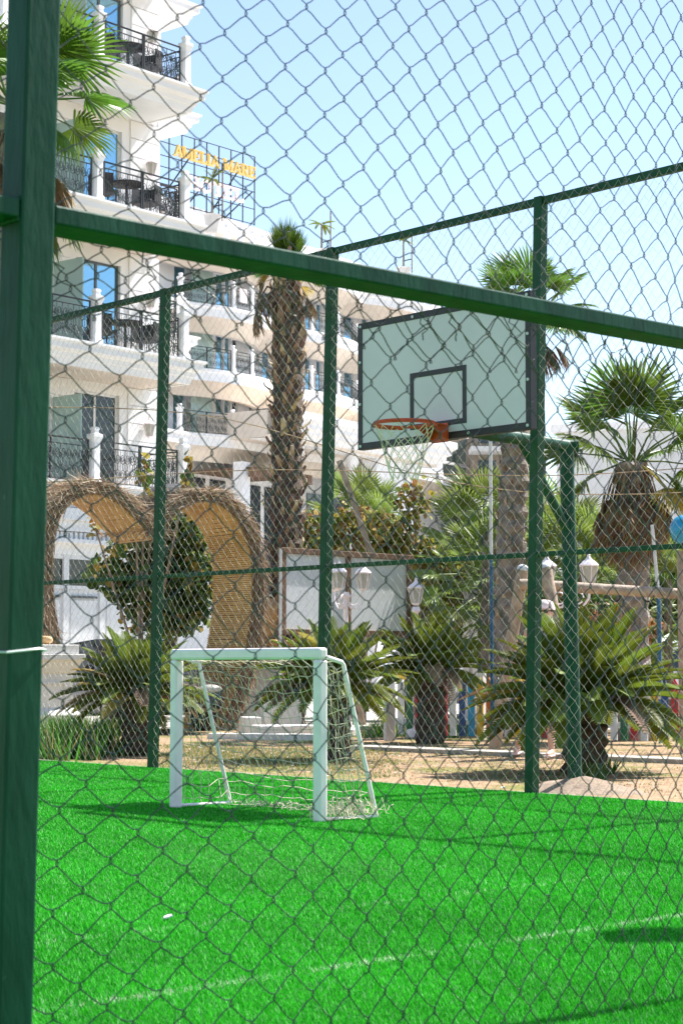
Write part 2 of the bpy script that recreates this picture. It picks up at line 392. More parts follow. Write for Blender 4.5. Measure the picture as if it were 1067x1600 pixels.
for (z0, z1, yy, seed, par) in ((RZ_ - 0.17, 4.86, 0.088, 3, 0), (0.0, RZ_ + 0.0, 0.094, 5, 1)):
    n = int((z1 - z0) / 0.059); zs = [z0 + (z1 - z0) * k / n for k in range(n + 1)]
    gx, gz = link_grid(xs, zs, 0.0035, seed, 0.02)
    # slack mesh near the rail
    for k, z in enumerate(zs):
        f = math.exp(-abs(z - RZ_) / 0.16)
        gx[:, k] += npr.randn(len(xs)) * 0.012 * f; gz[:, k] += npr.randn(len(xs)) * 0.012 * f
    for i in range(len(xs) - 1):
        if -0.06 < xs[i] < 0.06 and False: continue
        pts = wire_pts(gx, gz, i, (i + par) % 2, yy, 0.004, 4, 0.055, NSH, 0.0065)
        g = MB(); g.tube(pts, 0.00165, 6, False); g.build('wire', m_wire, nf, smooth='all')
# twisted tie wires under the rail
for k in range(16):
    x = 0.12 + k * 0.225 + rnd.uniform(-0.06, 0.06); z = RZ_ - 0.022
    pts = [Vector((sh(x, z), 0.08, z + 0.06))]
    for j in range(7): pts.append(Vector((sh(x, z) + rnd.uniform(-0.03, 0.03) + 0.008 * j, 0.086 + rnd.uniform(-0.01, 0.01), z - 0.016 * j + rnd.uniform(-0.008, 0.008))))
    g = MB(); g.tube(pts, 0.002, 5); g.build('tie_wire', m_wire, nf, smooth=True)
g = MB(); zt = Z(1018, NP_D); g.tube([(sh(-0.052, zt), 0.05, zt), (sh(-0.05, zt), -0.046, zt - 0.002), (sh(0, zt), -0.049, zt + 0.003), (sh(0.03, zt), -0.05, zt + 0.006), (sh(0.049, zt), -0.046, zt + 0.003), (sh(0.05, zt), 0.05, zt)], 0.0028, 6)
g.build('tie_wire', m_pole, nf, smooth=True)

# far fence
FSH = 0.032; FH = 4.87
ff = thing('chain_link_fence', 'far green chain-link fence along the back edge of the turf, behind the goal', 'fence', FP, rz_of(FE))
fs_ = lambda x, z: x + FSH * z
POSTS = [-10.24, -7.68, -5.12, -2.56, 0.0, 2.56, 5.12]
for x in POSTS:
    g = MB(); hw = 0.0425
    vs = [(fs_(x + a * hw, z), b * hw, z) for z in (-0.3, FH) for a, b in ((-1, -1), (1, -1), (1, 1), (-1, 1))]
    g.add(vs, [(0, 1, 5, 4), (1, 2, 6, 5), (2, 3, 7, 6), (3, 0, 4, 7), (3, 2, 1, 0), (4, 5, 6, 7)]); g.build('post', m_greenfar, ff, bevel=0.005)
for z, hh in ((1.93, 0.04), (FH - 0.035, 0.06)):
    for i in range(len(POSTS) - 1):
        g = MB(); g.bb(fs_(POSTS[i] + 0.044, z), fs_(POSTS[i + 1] - 0.044, z), -0.025, 0.025, z - hh / 2, z + hh / 2); g.build('rail', m_greenfar, ff, bevel=0.004)
for i in range(len(POSTS) - 1):
    x0, x1 = POSTS[i], POSTS[i + 1]; nx = int((x1 - x0) / 0.052); xs = [x0 + (x1 - x0) * k / nx for k in range(nx + 1)]
    nz = int(FH / 0.055); zs = [0.02 + (FH - 0.05) * k / nz for k in range(nz + 1)]
    gx, gz = link_grid(xs, zs, 0.003, 20 + i, 0.02); g = MB()
    for k in range(nx):
        g.tube(wire_pts(gx, gz, k, k % 2, -0.035, 0.003, 2, 0.05, FSH), 0.0014, 3, False)
    tag(g.build('mesh_panel', m_wirefar, ff), kind='stuff')

# ------------------------------------------------------------------ basketball hoop
HB = G(898, 1230); HB.z = 0
hoop = thing('basketball_hoop', 'green pole basketball hoop with black-edged white backboard and orange rim', 'basketball hoop', HB, rz_of(FE))
def loc_of(p, O, a):
    d = (Vector(p[:2]) - Vector(O[:2])); return Vector((d.x * a.x + d.y * a.y, -d.x * a.y + d.y * a.x, p[2] if len(p) > 2 else 0))
BD = 14.85; bc = P(688, 584, BD); bl = loc_of(bc, HB, FE); bz = bl.z                        # backboard centre in hoop frame
ytop = Z(684, 15.6)
pt = loc_of(P(884, 684, HB.y), HB, FE); pt.z = ytop
g = MB(); g.tube([(0, 0, -0.3), (0, 0, 0), (pt.x * 0.96, pt.y * 0.96, ytop - 0.0)], 0.062, 16); g.build('pole', m_green, hoop, smooth=True)
g = MB(); g.tube([(pt.x + 0.06, pt.y + 0.08, ytop), (pt.x, pt.y, ytop), (bl.x, bl.y + 0.10, ytop)], 0.055, 14); g.build('arm', m_green, hoop, smooth=True)
g = MB(); g.tube([(pt.x * .8, pt.y * .8, ytop - 0.75), (pt.x * 0.6 + bl.x * 0.4, pt.y * 0.62 + bl.y * 0.38, ytop - 0.02)], 0.04, 12); g.build('brace', m_green, hoop, smooth=True)
g = MB(); g.bb(bl.x - 0.35, bl.x + 0.35, bl.y + 0.06, bl.y + 0.10, bz - 0.45, bz - 0.40); g.bb(bl.x - 0.35, bl.x + 0.35, bl.y + 0.06, bl.y + 0.10, bz + 0.30, bz + 0.35); g.bb(bl.x - 0.06, bl.x + 0.06, bl.y + 0.06, bl.y + 0.14, bz - 0.52, bz + 0.35)
g.build('bracket_frame', m_green, hoop)
bw, bh = 1.92, 1.05
m_board = mat('white board', (0.66, 0.58, 0.61), 0.35, 0.04, 2.5)
g = MB(); g.bb(bl.x - bw / 2, bl.x + bw / 2, bl.y, bl.y + 0.025, bz - bh / 2, bz + bh / 2); board = g.build('backboard', m_board, hoop)
g = MB(); t = 0.05
for x0, x1, z0, z1 in ((-bw / 2, bw / 2, bh / 2 - t, bh / 2), (-bw / 2, bw / 2, -bh / 2, -bh / 2 + t), (-bw / 2, -bw / 2 + t, -bh / 2 + t, bh / 2 - t), (bw / 2 - t, bw / 2, -bh / 2 + t, bh / 2 - t)):
    g.bb(bl.x + x0, bl.x + x1, bl.y - 0.004, bl.y - 0.001, bz + z0, bz + z1)
g.build('border', m_black, board)
g = MB(); 
for x0, x1, z0, z1 in ((-bw / 2 - .004, bw / 2 + .004, bh / 2 + .001, bh / 2 + 0.004), (-bw / 2 - .004, bw / 2 + .004, -bh / 2 - .004, -bh / 2 - .001), (-bw / 2 - .004, -bw / 2 - .001, -bh / 2, bh / 2), (bw / 2 + .001, bw / 2 + 0.004, -bh / 2, bh / 2)):
    g.bb(bl.x + x0, bl.x + x1, bl.y - 0.004, bl.y + 0.06, bz + z0, bz + z1)
g.build('edge_frame', m_black, board)
rw, rh, rz0 = 0.63, 0.46, bz - bh / 2 + 0.105
g = MB(); t = 0.042
for x0, x1, z0, z1 in ((-rw / 2, rw / 2, rh - t, rh), (-rw / 2, rw / 2, 0, t), (-rw / 2, -rw / 2 + t, t, rh - t), (rw / 2 - t, rw / 2, t, rh - t)):
    g.bb(bl.x + x0 - 0.03, bl.x + x1 - 0.03, bl.y - 0.004, bl.y - 0.001, rz0 + z0, rz0 + z1)
g.build('target_square', m_black, board)
for bx in (-0.93, -0.31, 0.31, 0.93):
    for zz in (-0.5, 0.5):
        g = MB(); g.tube([(bl.x + bx, bl.y, bz + zz), (bl.x + bx, bl.y - 0.012, bz + zz)], 0.012, 10); g.build('bolt', m_pole, board)
for zz in (-0.15, 0.2):
    for sx in (-1, 1):
        g = MB(); g.tube([(bl.x + sx * 0.935, bl.y, bz + zz), (bl.x + sx * 0.935, bl.y - 0.012, bz + zz)], 0.012, 10); g.build('bolt', m_pole, board)
rzz = Z(662, 14.6)
rim = MB(); rc = Vector((bl.x, bl.y - 0.40, rzz)); RR = 0.235
rim.tube([(rc.x + RR * math.cos(q), rc.y + RR * math.sin(q), rzz) for q in [2 * PI * k / 40 for k in range(41)]], 0.012, 10, False)
rim_o = rim.build('rim', m_orange, hoop, smooth=True)
g = MB(); g.tube([(rc.x + (RR + 0.016) * math.cos(q), rc.y + (RR + 0.016) * math.sin(q), rzz - 0.016) for q in [PI * 0.75 + 1.5 * PI * k / 30 for k in range(31)]], 0.007, 6); g.build('net_ring', m_orange, rim_o, smooth=True)
g = MB(); g.bb(bl.x - 0.09, bl.x + 0.09, bl.y - 0.016, bl.y - 0.005, rzz - 0.12, rzz + 0.03); g.build('mounting_plate', m_orange, hoop)
g = MB()
for sx in (-1, 1):
    g.prism([(0, 0), (-0.19, 0.0), (-0.17, -0.02), (0, -0.11)], (bl.x + sx * 0.08, bl.y - 0.012, rzz + 0.006), (0, 1, 0), (0, 0, 1), (1, 0, 0), -0.004, 0.004)
g.prism([(-0.08, 0), (0.08, 0), (0.13, -0.17), (-0.13, -0.17)], (bl.x, bl.y - 0.012, rzz + 0.010), (1, 0, 0), (0, 1, 0), (0, 0, 1), -0.004, 0.004)
g.build('rim_support', m_orange, hoop)
g = MB(); ns = 12; rows = 7
def np_(k, r):
    q = 2 * PI * k / ns; f = r / rows; rad = RR * (1 - 0.55 * f ** 0.8) * (1 if r < rows else 0.95)
    return Vector((rc.x + rad * math.cos(q), rc.y + rad * math.sin(q), rzz - 0.02 - 0.42 * f + 0.012 * math.sin(5 * q)))
for k in range(ns):
    for sg in (-0.5, 0.5):
        g.tube([np_(k + sg * r * 1.0, r) for r in range(rows + 1)], 0.0032, 4, False)
tag(g.build('net', m_ropew, hoop, smooth=True), kind='stuff')

g = MB(); nn = 14; vs = [(0, 0, 0.10)]                     # lumpy concrete footing
for ring, (rr_, zz_) in enumerate(((0.16, 0.07), (0.30, 0.035), (0.46, -0.035))):
    vs += [((rr_ * (1 + rnd.uniform(-.18, .18))) * math.cos(2 * PI * k / nn) * 1.25, (rr_ * (1 + rnd.uniform(-.18, .18))) * math.sin(2 * PI * k / nn) * 0.8, zz_ + (rnd.uniform(-.02, .02) if ring < 2 else 0)) for k in range(nn)]
g.add(vs, [(0, 1 + k, 1 + (k + 1) % nn) for k in range(nn)] + [(1 + r_ * nn + k, 1 + (r_ + 1) * nn + k, 1 + (r_ + 1) * nn + (k + 1) % nn, 1 + r_ * nn + (k + 1) % nn) for r_ in range(2) for k in range(nn)])
g.build('footing', mat('earthy concrete', (0.26, 0.19, 0.135), 0.95, 0.2, 8, bump=0.6, bscale=30), hoop, smooth='all', loc=(0.12, 0.0, 0))
# ------------------------------------------------------------------ small football goal
GL, GR = G(275, 1263), G(500, 1285); GBL, GBR = G(360, 1257), G(588, 1279)
gdir = (GR - GL).xy.normalized()
goal = thing('football_goal', 'small white football goal with a rope net on the turf', 'goal', GL, 0)
o_ = lambda p: Vector(p) - GL
GH = 1.15
hA, hB = o_(GL), o_(GR)
def sqpost(p, q, nm, w_=0.075):
    g = MB(); g.bar(p, q, w_, w_, (gdir.x, gdir.y, 0)); return g.build(nm, m_whitepaint, goal, bevel=0.016)
sqpost(hA, hA + Vector((0, 0, GH - 0.08)), 'post'); sqpost(hB, hB + Vector((0, 0, GH - 0.08)), 'post')
g = MB(); e3 = Vector((gdir.x, gdir.y, 0)) * 0.0375; g.bar(hA - e3 + Vector((0, 0, GH - 0.04)), hB + e3 + Vector((0, 0, GH - 0.04)), 0.076, 0.08); g.build('crossbar', m_whitepaint, goal, bevel=0.018)
def back_curve(base_f, base_b, n=14):
    bk = (base_b - base_f); a = base_f + Vector((0, 0, GH - 0.05)); b = base_f + bk * 0.40 + Vector((0, 0, GH - 0.10)); c = base_b + Vector((0, 0, 0.015))
    pts = [a, a.lerp(b, 0.5), a.lerp(b, 0.95)]
    pts += [b.lerp(c, 0.015), b.lerp(c, 0.1)] + [b.lerp(c, k / 8) for k in range(2, 9)]
    return pts
bl_c, br_c = back_curve(hA, o_(GBL)), back_curve(hB, o_(GBR))
for c in (bl_c, br_c):
    g = MB(); g.tube(c, 0.0155, 10); g.build('back_support', m_whitepaint, goal, smooth=True)
for c, f in ((bl_c, hA), (br_c, hB)):
    g = MB(); g.tube([f + Vector((0, 0, 0.02)), c[-1]], 0.012, 8); g.build('ground_bar', m_whitepaint, goal, smooth=True)
g = MB()
def samp(c, f):
    L = [0]
    for i in range(1, len(c)): L.append(L[-1] + (c[i] - c[i - 1]).length)
    t = f * L[-1]
    for i in range(1, len(c)):
        if L[i] >= t - 1e-9: return c[i - 1].lerp(c[i], (t - L[i - 1]) / max(L[i] - L[i - 1], 1e-9))
    return c[-1]
nu, nv = 17, 15
fwd = Vector((gdir.y, -gdir.x, 0))
grid = {}
for i in range(nu + 1):
    for j in range(nv + 1):
        u, v = i / nu, j / nv; p = samp(bl_c, v).lerp(samp(br_c, v), u)
        sg = math.sin(PI * u) * math.sin(PI * min(v * 1.1, 1)) * 0.10
        p = p + Vector((0, 0, -sg)) + Vector((rnd.uniform(-1, 1), rnd.uniform(-1, 1), rnd.uniform(-1, 1))) * 0.012
        if v > 0.85: p.z = max(p.z, 0.012) ; p += fwd * rnd.uniform(0, 0.10) * (v - 0.85) * 6
        p.z = max(p.z, 0.012)
        grid[i, j] = p
for i in range(nu + 1): g.tube([grid[i, j] for j in range(nv + 1)], 0.0030, 3, False)
for j in range(nv + 1): g.tube([grid[i, j] for i in range(nu + 1)], 0.0030, 3, False)
for c, f in ((bl_c, hA), (br_c, hB)):                                  # side nets
    sg = {}
    for j in range(12):
        v = j / 11; pf = f + Vector((0, 0, (GH - 0.06) * (1 - v) + 0.02)); pb = samp(c, 0.18 + 0.82 * v)
        for i in range(7):
            p = pf.lerp(pb, i / 6); p = p + Vector((rnd.uniform(-1, 1), rnd.uniform(-1, 1), rnd.uniform(-1, 1))) * 0.022 + Vector((0, 0, -0.05 * math.sin(PI * i / 6)))
            p.z = max(p.z, 0.012); sg[i, j] = p
    for i in range(7): g.tube([sg[i, j] for j in range(12)], 0.003, 3, False)
    for j in range(12): g.tube([sg[i, j] for i in range(7)], 0.003, 3, False)
for k in range(46):                                                    # slack net heaped on the ground
    c = o_(GBL).lerp(o_(GBR), 0.03 + 0.88 * rnd.random()) - fwd * -0.02; pts = []
    q = rnd.uniform(0, 6); p = c + Vector((rnd.uniform(-.1, .1), rnd.uniform(-.1, .1), 0.02))
    for j in range(7):
        q += rnd.uniform(-0.9, 0.9); p = p + Vector((math.cos(q), math.sin(q), 0)) * 0.026; pts.append(Vector((p.x, p.y, 0.012 + rnd.random() * 0.05)))
    g.tube(pts, 0.0028, 3, False)
for ge in (o_(GBR), hB):
    for k in range(16):
        pts = []; q = rnd.uniform(0, 6); p = hB.lerp(o_(GBR), rnd.uniform(0.25, 0.7)) + Vector((rnd.uniform(-.06, .06), rnd.uniform(-.05, .05), 0.02))
        for j in range(8):
            q += rnd.uniform(-0.9, 0.9); p = p + Vector((math.cos(q) * 0.035, math.sin(q) * 0.03, 0)); pts.append(Vector((p.x, p.y, 0.012 + rnd.random() * 0.14)))
        g.tube(pts, 0.0028, 3, False)
tag(g.build('net', m_rope, goal, smooth=True), kind='stuff')

# litter on the turf
for (px, py, lab) in ((263, 1440, 'small white scrap of litter on the open turf in front of the goal'), (785, 1234, 'tiny white scrap of litter near the back edge of the turf')):
    p = G(px, py); g = MB(); g.prism([(-0.018, -0.010), (0.0, -0.016), (0.020, -0.006), (0.006, 0.002), (0.014, 0.012), (-0.005, 0.016), (-0.016, 0.008)], (p.x, p.y, 0.018), (1, 0, 0.25), (0, 1, 0.2), (0, 0, 1), 0, 0.006)
    tag(g.build('litter_scrap', m_whitepaint), lab, 'litter', 'scraps of litter on the turf')
# unseen pole with a box, added beyond the right edge to cast a shadow
fp = G(1075, 1463); hgt = 3.1; fp = Vector((fp.x + sdir.x / sdir.z * hgt, fp.y + sdir.y / sdir.z * hgt, 0))
caster_o = thing('shadow_caster', 'slim green unseen pole outside the right edge, added to cast a shadow on the turf', 'shadow_caster', fp, 0)
g = MB(); g.tube([(0, 0, -0.1), (0, 0, 3.0)], 0.03, 10); g.build('pole', m_greenfar, caster_o, smooth=True)
g = MB(); g.box((0, -0.03, 3.1), (0.55, 0.30, 0.30)); g.build('caster_box', m_black, caster_o, bevel=0.02)

# ------------------------------------------------------------------ hotel wing
def up(z): return Vector((0, 0, z))
WA = Vector((0.645, 0.764)).normalized()                         # facade direction, receding to the right
COLP = P(285, HZ, 41.8)                                          # balcony column line passes here
WN = Vector((WA.y, -WA.x))                                       # facade normal, towards the viewer
WO = Vector((COLP.x, COLP.y)) - WN * 1.45; WO = WO + WA * s_on(241, WO, WA)
wing = thing('hotel_wing', 'tall white hotel wing with stacked cornice balconies at the upper left', 'building', (WO.x, WO.y, 0), rz_of(WA))
LV = [4.85, 7.82, 10.92, 14.02, 17.12]
WXL = -9.5
s_w = lambda px: s_on(px, WO, WA)
CO = WO + WN * 1.45
s_c = lambda px: s_on(px, CO, WA)
xc1, xc2 = s_c(146), s_c(285)
# wall storeys with openings
wx0, wx1 = s_w(112), s_w(183)
def wall_panel(g, x0, x1, z0, z1, holes, y0=0.0, y1=0.3):
    xs = sorted({x0, x1, *[h[0] for h in holes], *[h[1] for h in holes]}); 
    for a, b in zip(xs[:-1], xs[1:]):
        hs = [h for h in holes if h[0] <= a + 1e-6 and h[1] >= b - 1e-6]
        z = z0
        for h in sorted(hs, key=lambda q: q[2]):
            if h[2] > z: g.bb(a, b, y0, y1, z, h[2])
            z = h[3]
        if z < z1: g.bb(a, b, y0, y1, z, z1)
for i, z in enumerate(LV):
    z1 = LV[i + 1] if i + 1 < len(LV) else z + 3.1
    holes = [(wx0, wx1, z + 0.02, z + 2.25), (wx0 - 4.2, wx0 - 2.2, z + 0.02, z + 2.25)]
    g = MB(); wall_panel(g, WXL, 0.0, z, z1, holes); g.build('wall', m_white, wing)
    for ra, rb in ((wx1 + 0.25, 0.03), (wx0 - 2.0, wx0 - 0.2)):
        nr_ = 6; dzr = (z1 - 0.5 - z - 0.05) / nr_
        for k in range(nr_):
            g = MB(); g.bb(ra, rb, -0.03, -0.001, z + 0.05 + k * dzr + 0.012, z + 0.05 + (k + 1) * dzr - 0.012); g.build('stone_course', m_white, wing)
    g = MB()
    for k in range(int(-WXL / 0.16)): g.bb(WXL + k * 0.16, WXL + k * 0.16 + 0.08, -0.10, -0.001, z1 - 0.48, z1 - 0.38)
    tag(g.build('dentil_course', m_white, wing), kind='stuff')
    for hx0, hx1, hz0, hz1 in holes:
        wobj = MB(); t = 0.05
        for a, b, c, d in ((hx0, hx1, hz1 - t, hz1), (hx0, hx0 + t, hz0, hz1 - t), (hx1 - t, hx1, hz0, hz1 - t), ((hx0 + hx1) / 2 - 0.03, (hx0 + hx1) / 2 + 0.03, hz0, hz1 - t)):
            wobj.bb(a, b, 0.08, 0.15, c, d)
        wo = wobj.build('balcony_door', m_framed if i % 2 else m_frame, wing)
        for a, b in ((hx0 + t, (hx0 + hx1) / 2 - 0.03), ((hx0 + hx1) / 2 + 0.03, hx1 - t)):
            p = MB(); p.bb(a, b, 0.10, 0.12, hz0, hz1 - t); p.build('pane', m_glassd if i == 0 else m_glass, wo)
    # frosted divider
    g = MB(); xd = s_w(76); g.bb(xd, xd + 0.03, -0.95, -0.04, z + 0.03, z + 2.0); g.build('divider_pane', m_frost, wing)
# side return of the wing and the volume behind it
g = MB(); g.bb(-0.3, 0.0, 0.3, 8, 0, 20.2); g.bb(WXL, -0.3, 7.7, 8, 0, 20.2); g.bb(WXL, 0.0, 0.3, 8, 20.0, 20.2); g.build('side_wall', m_white, wing)
# balconies
CORN = [(-0.05, 0.0), (0.30, 0.0), (0.30, -0.05), (0.24, -0.08), (0.24, -0.20), (0.20, -0.24), (0.12, -0.27), (0.10, -0.36), (0.06, -0.38), (0.02, -0.52), (-0.05, -0.52)]
def baluster_column(name, parent, x, y, z, h=1.15, w_=0.16):
    g = MB(); a = w_ * 0.72
    g.lathe([(a * 1.35, 0), (a * 1.35, 0.12), (a, 0.16), (a, h - 0.26), (a * 1.15, h - 0.22), (a * 1.5, h - 0.14), (a * 1.5, h - 0.08), (a * 0.8, h - 0.06), (a * 0.7, h), (a * 0.95, h + 0.03), (a * 0.7, h + 0.08)], 4, (x, y, z), True)
    return g.build(name, m_white, parent)
def scroll_panel(L, H, seed=0, r=0.009, n_sp=None):
    g = MB(); q = random.Random(seed)
    g.bb(0, L, -0.015, 0.015, H - 0.03, H); g.bb(0, L, -0.01, 0.01, H - 0.16, H - 0.14); g.bb(0, L, -0.01, 0.01, 0.06, 0.08)
    for x in (0.015, L - 0.015): g.bb(x - 0.015, x + 0.015, -0.015, 0.015, 0.0, H - 0.03)
    n = n_sp or max(2, round(L / 0.3))
    for i in range(n):
        cx = L * (i + 0.5) / n
        for cz, sg in ((0.26, 1), (H - 0.34, -1)):
            for m in (-1, 1):
                pts = []
                for k in range(15):
                    th = k / 14 * 3.4 * PI; rad = 0.13 * (1 - 0.75 * k / 14) * min(1, L / n / 0.28)
                    pts.append(Vector((cx + m * (0.07 * L / n / 0.28 - rad * math.cos(th) * 0.55), 0, cz + sg * rad * math.sin(th))))
                g.tube(pts, r, 3, False)
        g.tube([(cx, 0, 0.07), (cx + 0.02, 0, 0.25), (cx, 0, H / 2 - 0.04), (cx - 0.02, 0, H - 0.35), (cx, 0, H - 0.15)], r, 3, False)
        pts = [Vector((cx + 0.07 * math.cos(a), 0, H / 2 - 0.04 + 0.10 * math.sin(a))) for a in [2 * PI * k / 10 for k in range(11)]]; g.tube(pts, r, 3, False)
        if i < n - 1: g.tube([(L * (i + 1) / n, 0, 0.07), (L * (i + 1) / n, 0, H - 0.15)], r * 0.8, 3, False)
    return g.mesh('railing_panel', m_iron)
yC = -1.45
RH = 0.95
pm = (xc2 - xc1 - 0.36) / 2
RP1 = scroll_panel(pm, RH, 1); RP2 = scroll_panel(1.25, RH, 2); RP3 = scroll_panel(1.9, RH, 3)
for i, z in enumerate(LV):
    path = [(WXL, yC - 0.02), (xc2 + 0.12, yC - 0.02), (xc2 + 0.12, 0.6)]
    # mitred slab cornice
    g = MB(); n = len(CORN); x1 = xc2 + 0.12; y0 = yC - 0.02
    rows = []
    for (q, zz) in CORN: rows.append([(WXL, y0 - q, z + zz), (x1 + q, y0 - q, z + zz), (x1 + q, 0.75, z + zz)])
    vs = [rows[k][j] for j in range(3) for k in range(n)]
    fs = [(j * n + k, j * n + (k + 1) % n, (j + 1) * n + (k + 1) % n, (j + 1) * n + k) for j in range(2) for k in range(n)]
    g.add(vs, fs); g.add([rows[k][0] for k in range(n)], [tuple(range(n))]); g.add([rows[k][2] for k in range(n)], [tuple(range(n))[::-1]])
    g.build('balcony_cornice', m_white, wing)
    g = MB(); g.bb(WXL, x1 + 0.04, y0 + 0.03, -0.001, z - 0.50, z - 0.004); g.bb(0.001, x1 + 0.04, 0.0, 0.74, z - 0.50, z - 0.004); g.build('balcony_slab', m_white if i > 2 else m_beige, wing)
    for x in (xc1, xc2, xc1 - 2.63, xc1 - 5.3): baluster_column('balcony_column', wing, x, yC + 0.02, z)
    ob('railing', RP1, wing, (xc1 + 0.17, yC + 0.02, z)); ob('railing', RP1, wing, (xc1 + 0.19 + pm, yC + 0.02, z))
    ob('railing', RP2, wing, (xc2, yC + 0.18, z), (0, 0, PI / 2)); 
    ob('railing', RP2, wing, (xc1 - 2.46, yC + 0.02, z)); ob('railing', RP2, wing, (xc1 - 1.42, yC + 0.02, z))
# wall lanterns
def lantern_mesh(sc_=1.0, n=6):
    g = MB(); k = sc_
    g.lathe([(0.05 * k, 0), (0.09 * k, 0.02 * k), (0.10 * k, 0.05 * k)], n)
    fr = MB(); fr.lathe([(0.06 * k, 0), (0.10 * k, 0.03 * k), (0.11 * k, 0.05 * k)], n); 
    fr.lathe([(0.19 * k, 0.40 * k), (0.20 * k, 0.43 * k), (0.14 * k, 0.49 * k), (0.08 * k, 0.53 * k), (0.05 * k, 0.57 * k), (0.03 * k, 0.60 * k), (0.035 * k, 0.63 * k), (0.008 * k, 0.68 * k)], n)
    for j in range(n):
        q = 2 * PI * j / n; fr.tube([(0.105 * k * math.cos(q), 0.105 * k * math.sin(q), 0.05 * k), (0.185 * k * math.cos(q), 0.185 * k * math.sin(q), 0.40 * k)], 0.010 * k, 4)
    gl = MB(); gl.lathe([(0.095 * k, 0.05 * k), (0.172 * k, 0.395 * k)], n)
    return fr.mesh('lantern', m_whitepaint), gl.mesh('lantern_glass', m_lampglass)
LFR, LGL = lantern_mesh()
for z in LV:
    o = ob('wall_lantern', LFR, wing, (s_w(222), -0.18, z + 1.35), None, 0, 0.75); ob('lantern_glass', LGL, o)
    g = MB(); g.tube([(0, 0.24, 0.1), (0, 0.1, -0.06), (0, 0, 0.0)], 0.015, 5); g.build('bracket', m_whitepaint, o)
# ground storey: stepped cornice, dentils, openings
GZ = LV[0] - 0.52
gx0, gx1 = s_c(95), s_c(150)
g = MB(); g.bb(WXL, xc2 + 0.0, yC + 0.10, yC + 0.3, 3.35, GZ); 
for k, (dy, a, b) in enumerate(((0.28, 4.05, 4.30), (0.18, 3.82, 4.05), (0.22, 3.58, 3.66))): g.bb(WXL, xc2 + dy, yC - dy + 0.10, yC + 0.10 - 0.001 * k, a, b)
g.build('entrance_cornice', m_white, wing)
g = MB()
for k in range(70): g.bb(xc2 - 0.1 - k * 0.13, xc2 - 0.1 - k * 0.13 + 0.07, yC - 0.05, yC + 0.099, 3.66, 3.80)
tag(g.build('dentil_course', m_white, wing), kind='stuff')
g = MB(); 
bays = [xc2 - 0.25 - k * 1.02 for k in range(9)]
for b in bays: g.bb(b - 0.07, b + 0.07, yC + 0.10, yC + 0.24, 0, 3.35)
for a, b in zip(bays[1:], bays[:-1]):
    g.bb(a + 0.07, b - 0.07, yC + 0.12, yC + 0.22, 2.62, 2.70); g.bb(a + 0.07, b - 0.07, yC + 0.12, yC + 0.22, 3.25, 3.35)
g.build('shopfront_frame', m_frame, wing)
for a, b in zip(bays[1:], bays[:-1]):
    g = MB(); g.bb(a + 0.07, b - 0.07, yC + 0.16, yC + 0.19, 2.70, 3.25); g.build('transom_pane', m_glassd, wing)
    g = MB(); g.bb(a + 0.072, b - 0.072, yC + 0.15, yC + 0.20, 0.0, 2.618); g.bb(a + 0.16, b - 0.16, yC + 0.13, yC + 0.149, 0.25, 1.1); g.bb(a + 0.16, b - 0.16, yC + 0.13, yC + 0.149, 1.25, 2.4); g.build('door_panel', m_frame, wing)
    g = MB(); g.bb(a + 0.15, b - 0.15, yC + 0.10, yC + 0.125, 2.44, 2.49); g.build('handle_bar', m_framed, wing)
g = MB(); g.bb(WXL, 0, 0.0, 0.3, 0, GZ); g.bb(WXL, xc2, yC + 0.3, 0.0, 3.4, 3.5); g.build('wall', m_white, wing)
# rear volume whose balcony ends show past the corner
RB = thing('hotel_rear_wing', 'rear white hotel wing, balcony ends jutting behind the nearer wing', 'building', (X(205, 50.5), 50.5, 0), rz_of(WA))
g = MB(); g.bb(-6, 0.25, 0, 6, 0, 20); g.build('wall', m_white, RB)
for i, z in enumerate((9.9, 13.0, 16.05, 19.1)):
    x1 = 0.95; g = MB(); rows = [[(-6, -1.0 - q, z + zz), (x1 + q, -1.0 - q, z + zz), (x1 + q, 1.6, z + zz)] for q, zz in CORN]; n = len(CORN)
    g.add([rows[k][j] for j in range(3) for k in range(n)], [(j * n + k, j * n + (k + 1) % n, (j + 1) * n + (k + 1) % n, (j + 1) * n + k) for j in range(2) for k in range(n)])
    g.add([rows[k][2] for k in range(n)], [tuple(range(n))[::-1]]); g.bb(-6, x1, -0.97, 1.55, z - 0.5, z - 0.003); g.build('balcony_cornice', m_white, RB)
    baluster_column('balcony_column', RB, x1 - 0.1, -0.9, z); baluster_column('balcony_column', RB, x1 - 0.1, 1.4, z)
    ob('railing', RP3, RB, (x1 - 0.1, -0.7, z), (0, 0, PI / 2)); ob('railing', RP3, RB, (-1.2, -0.9, z))
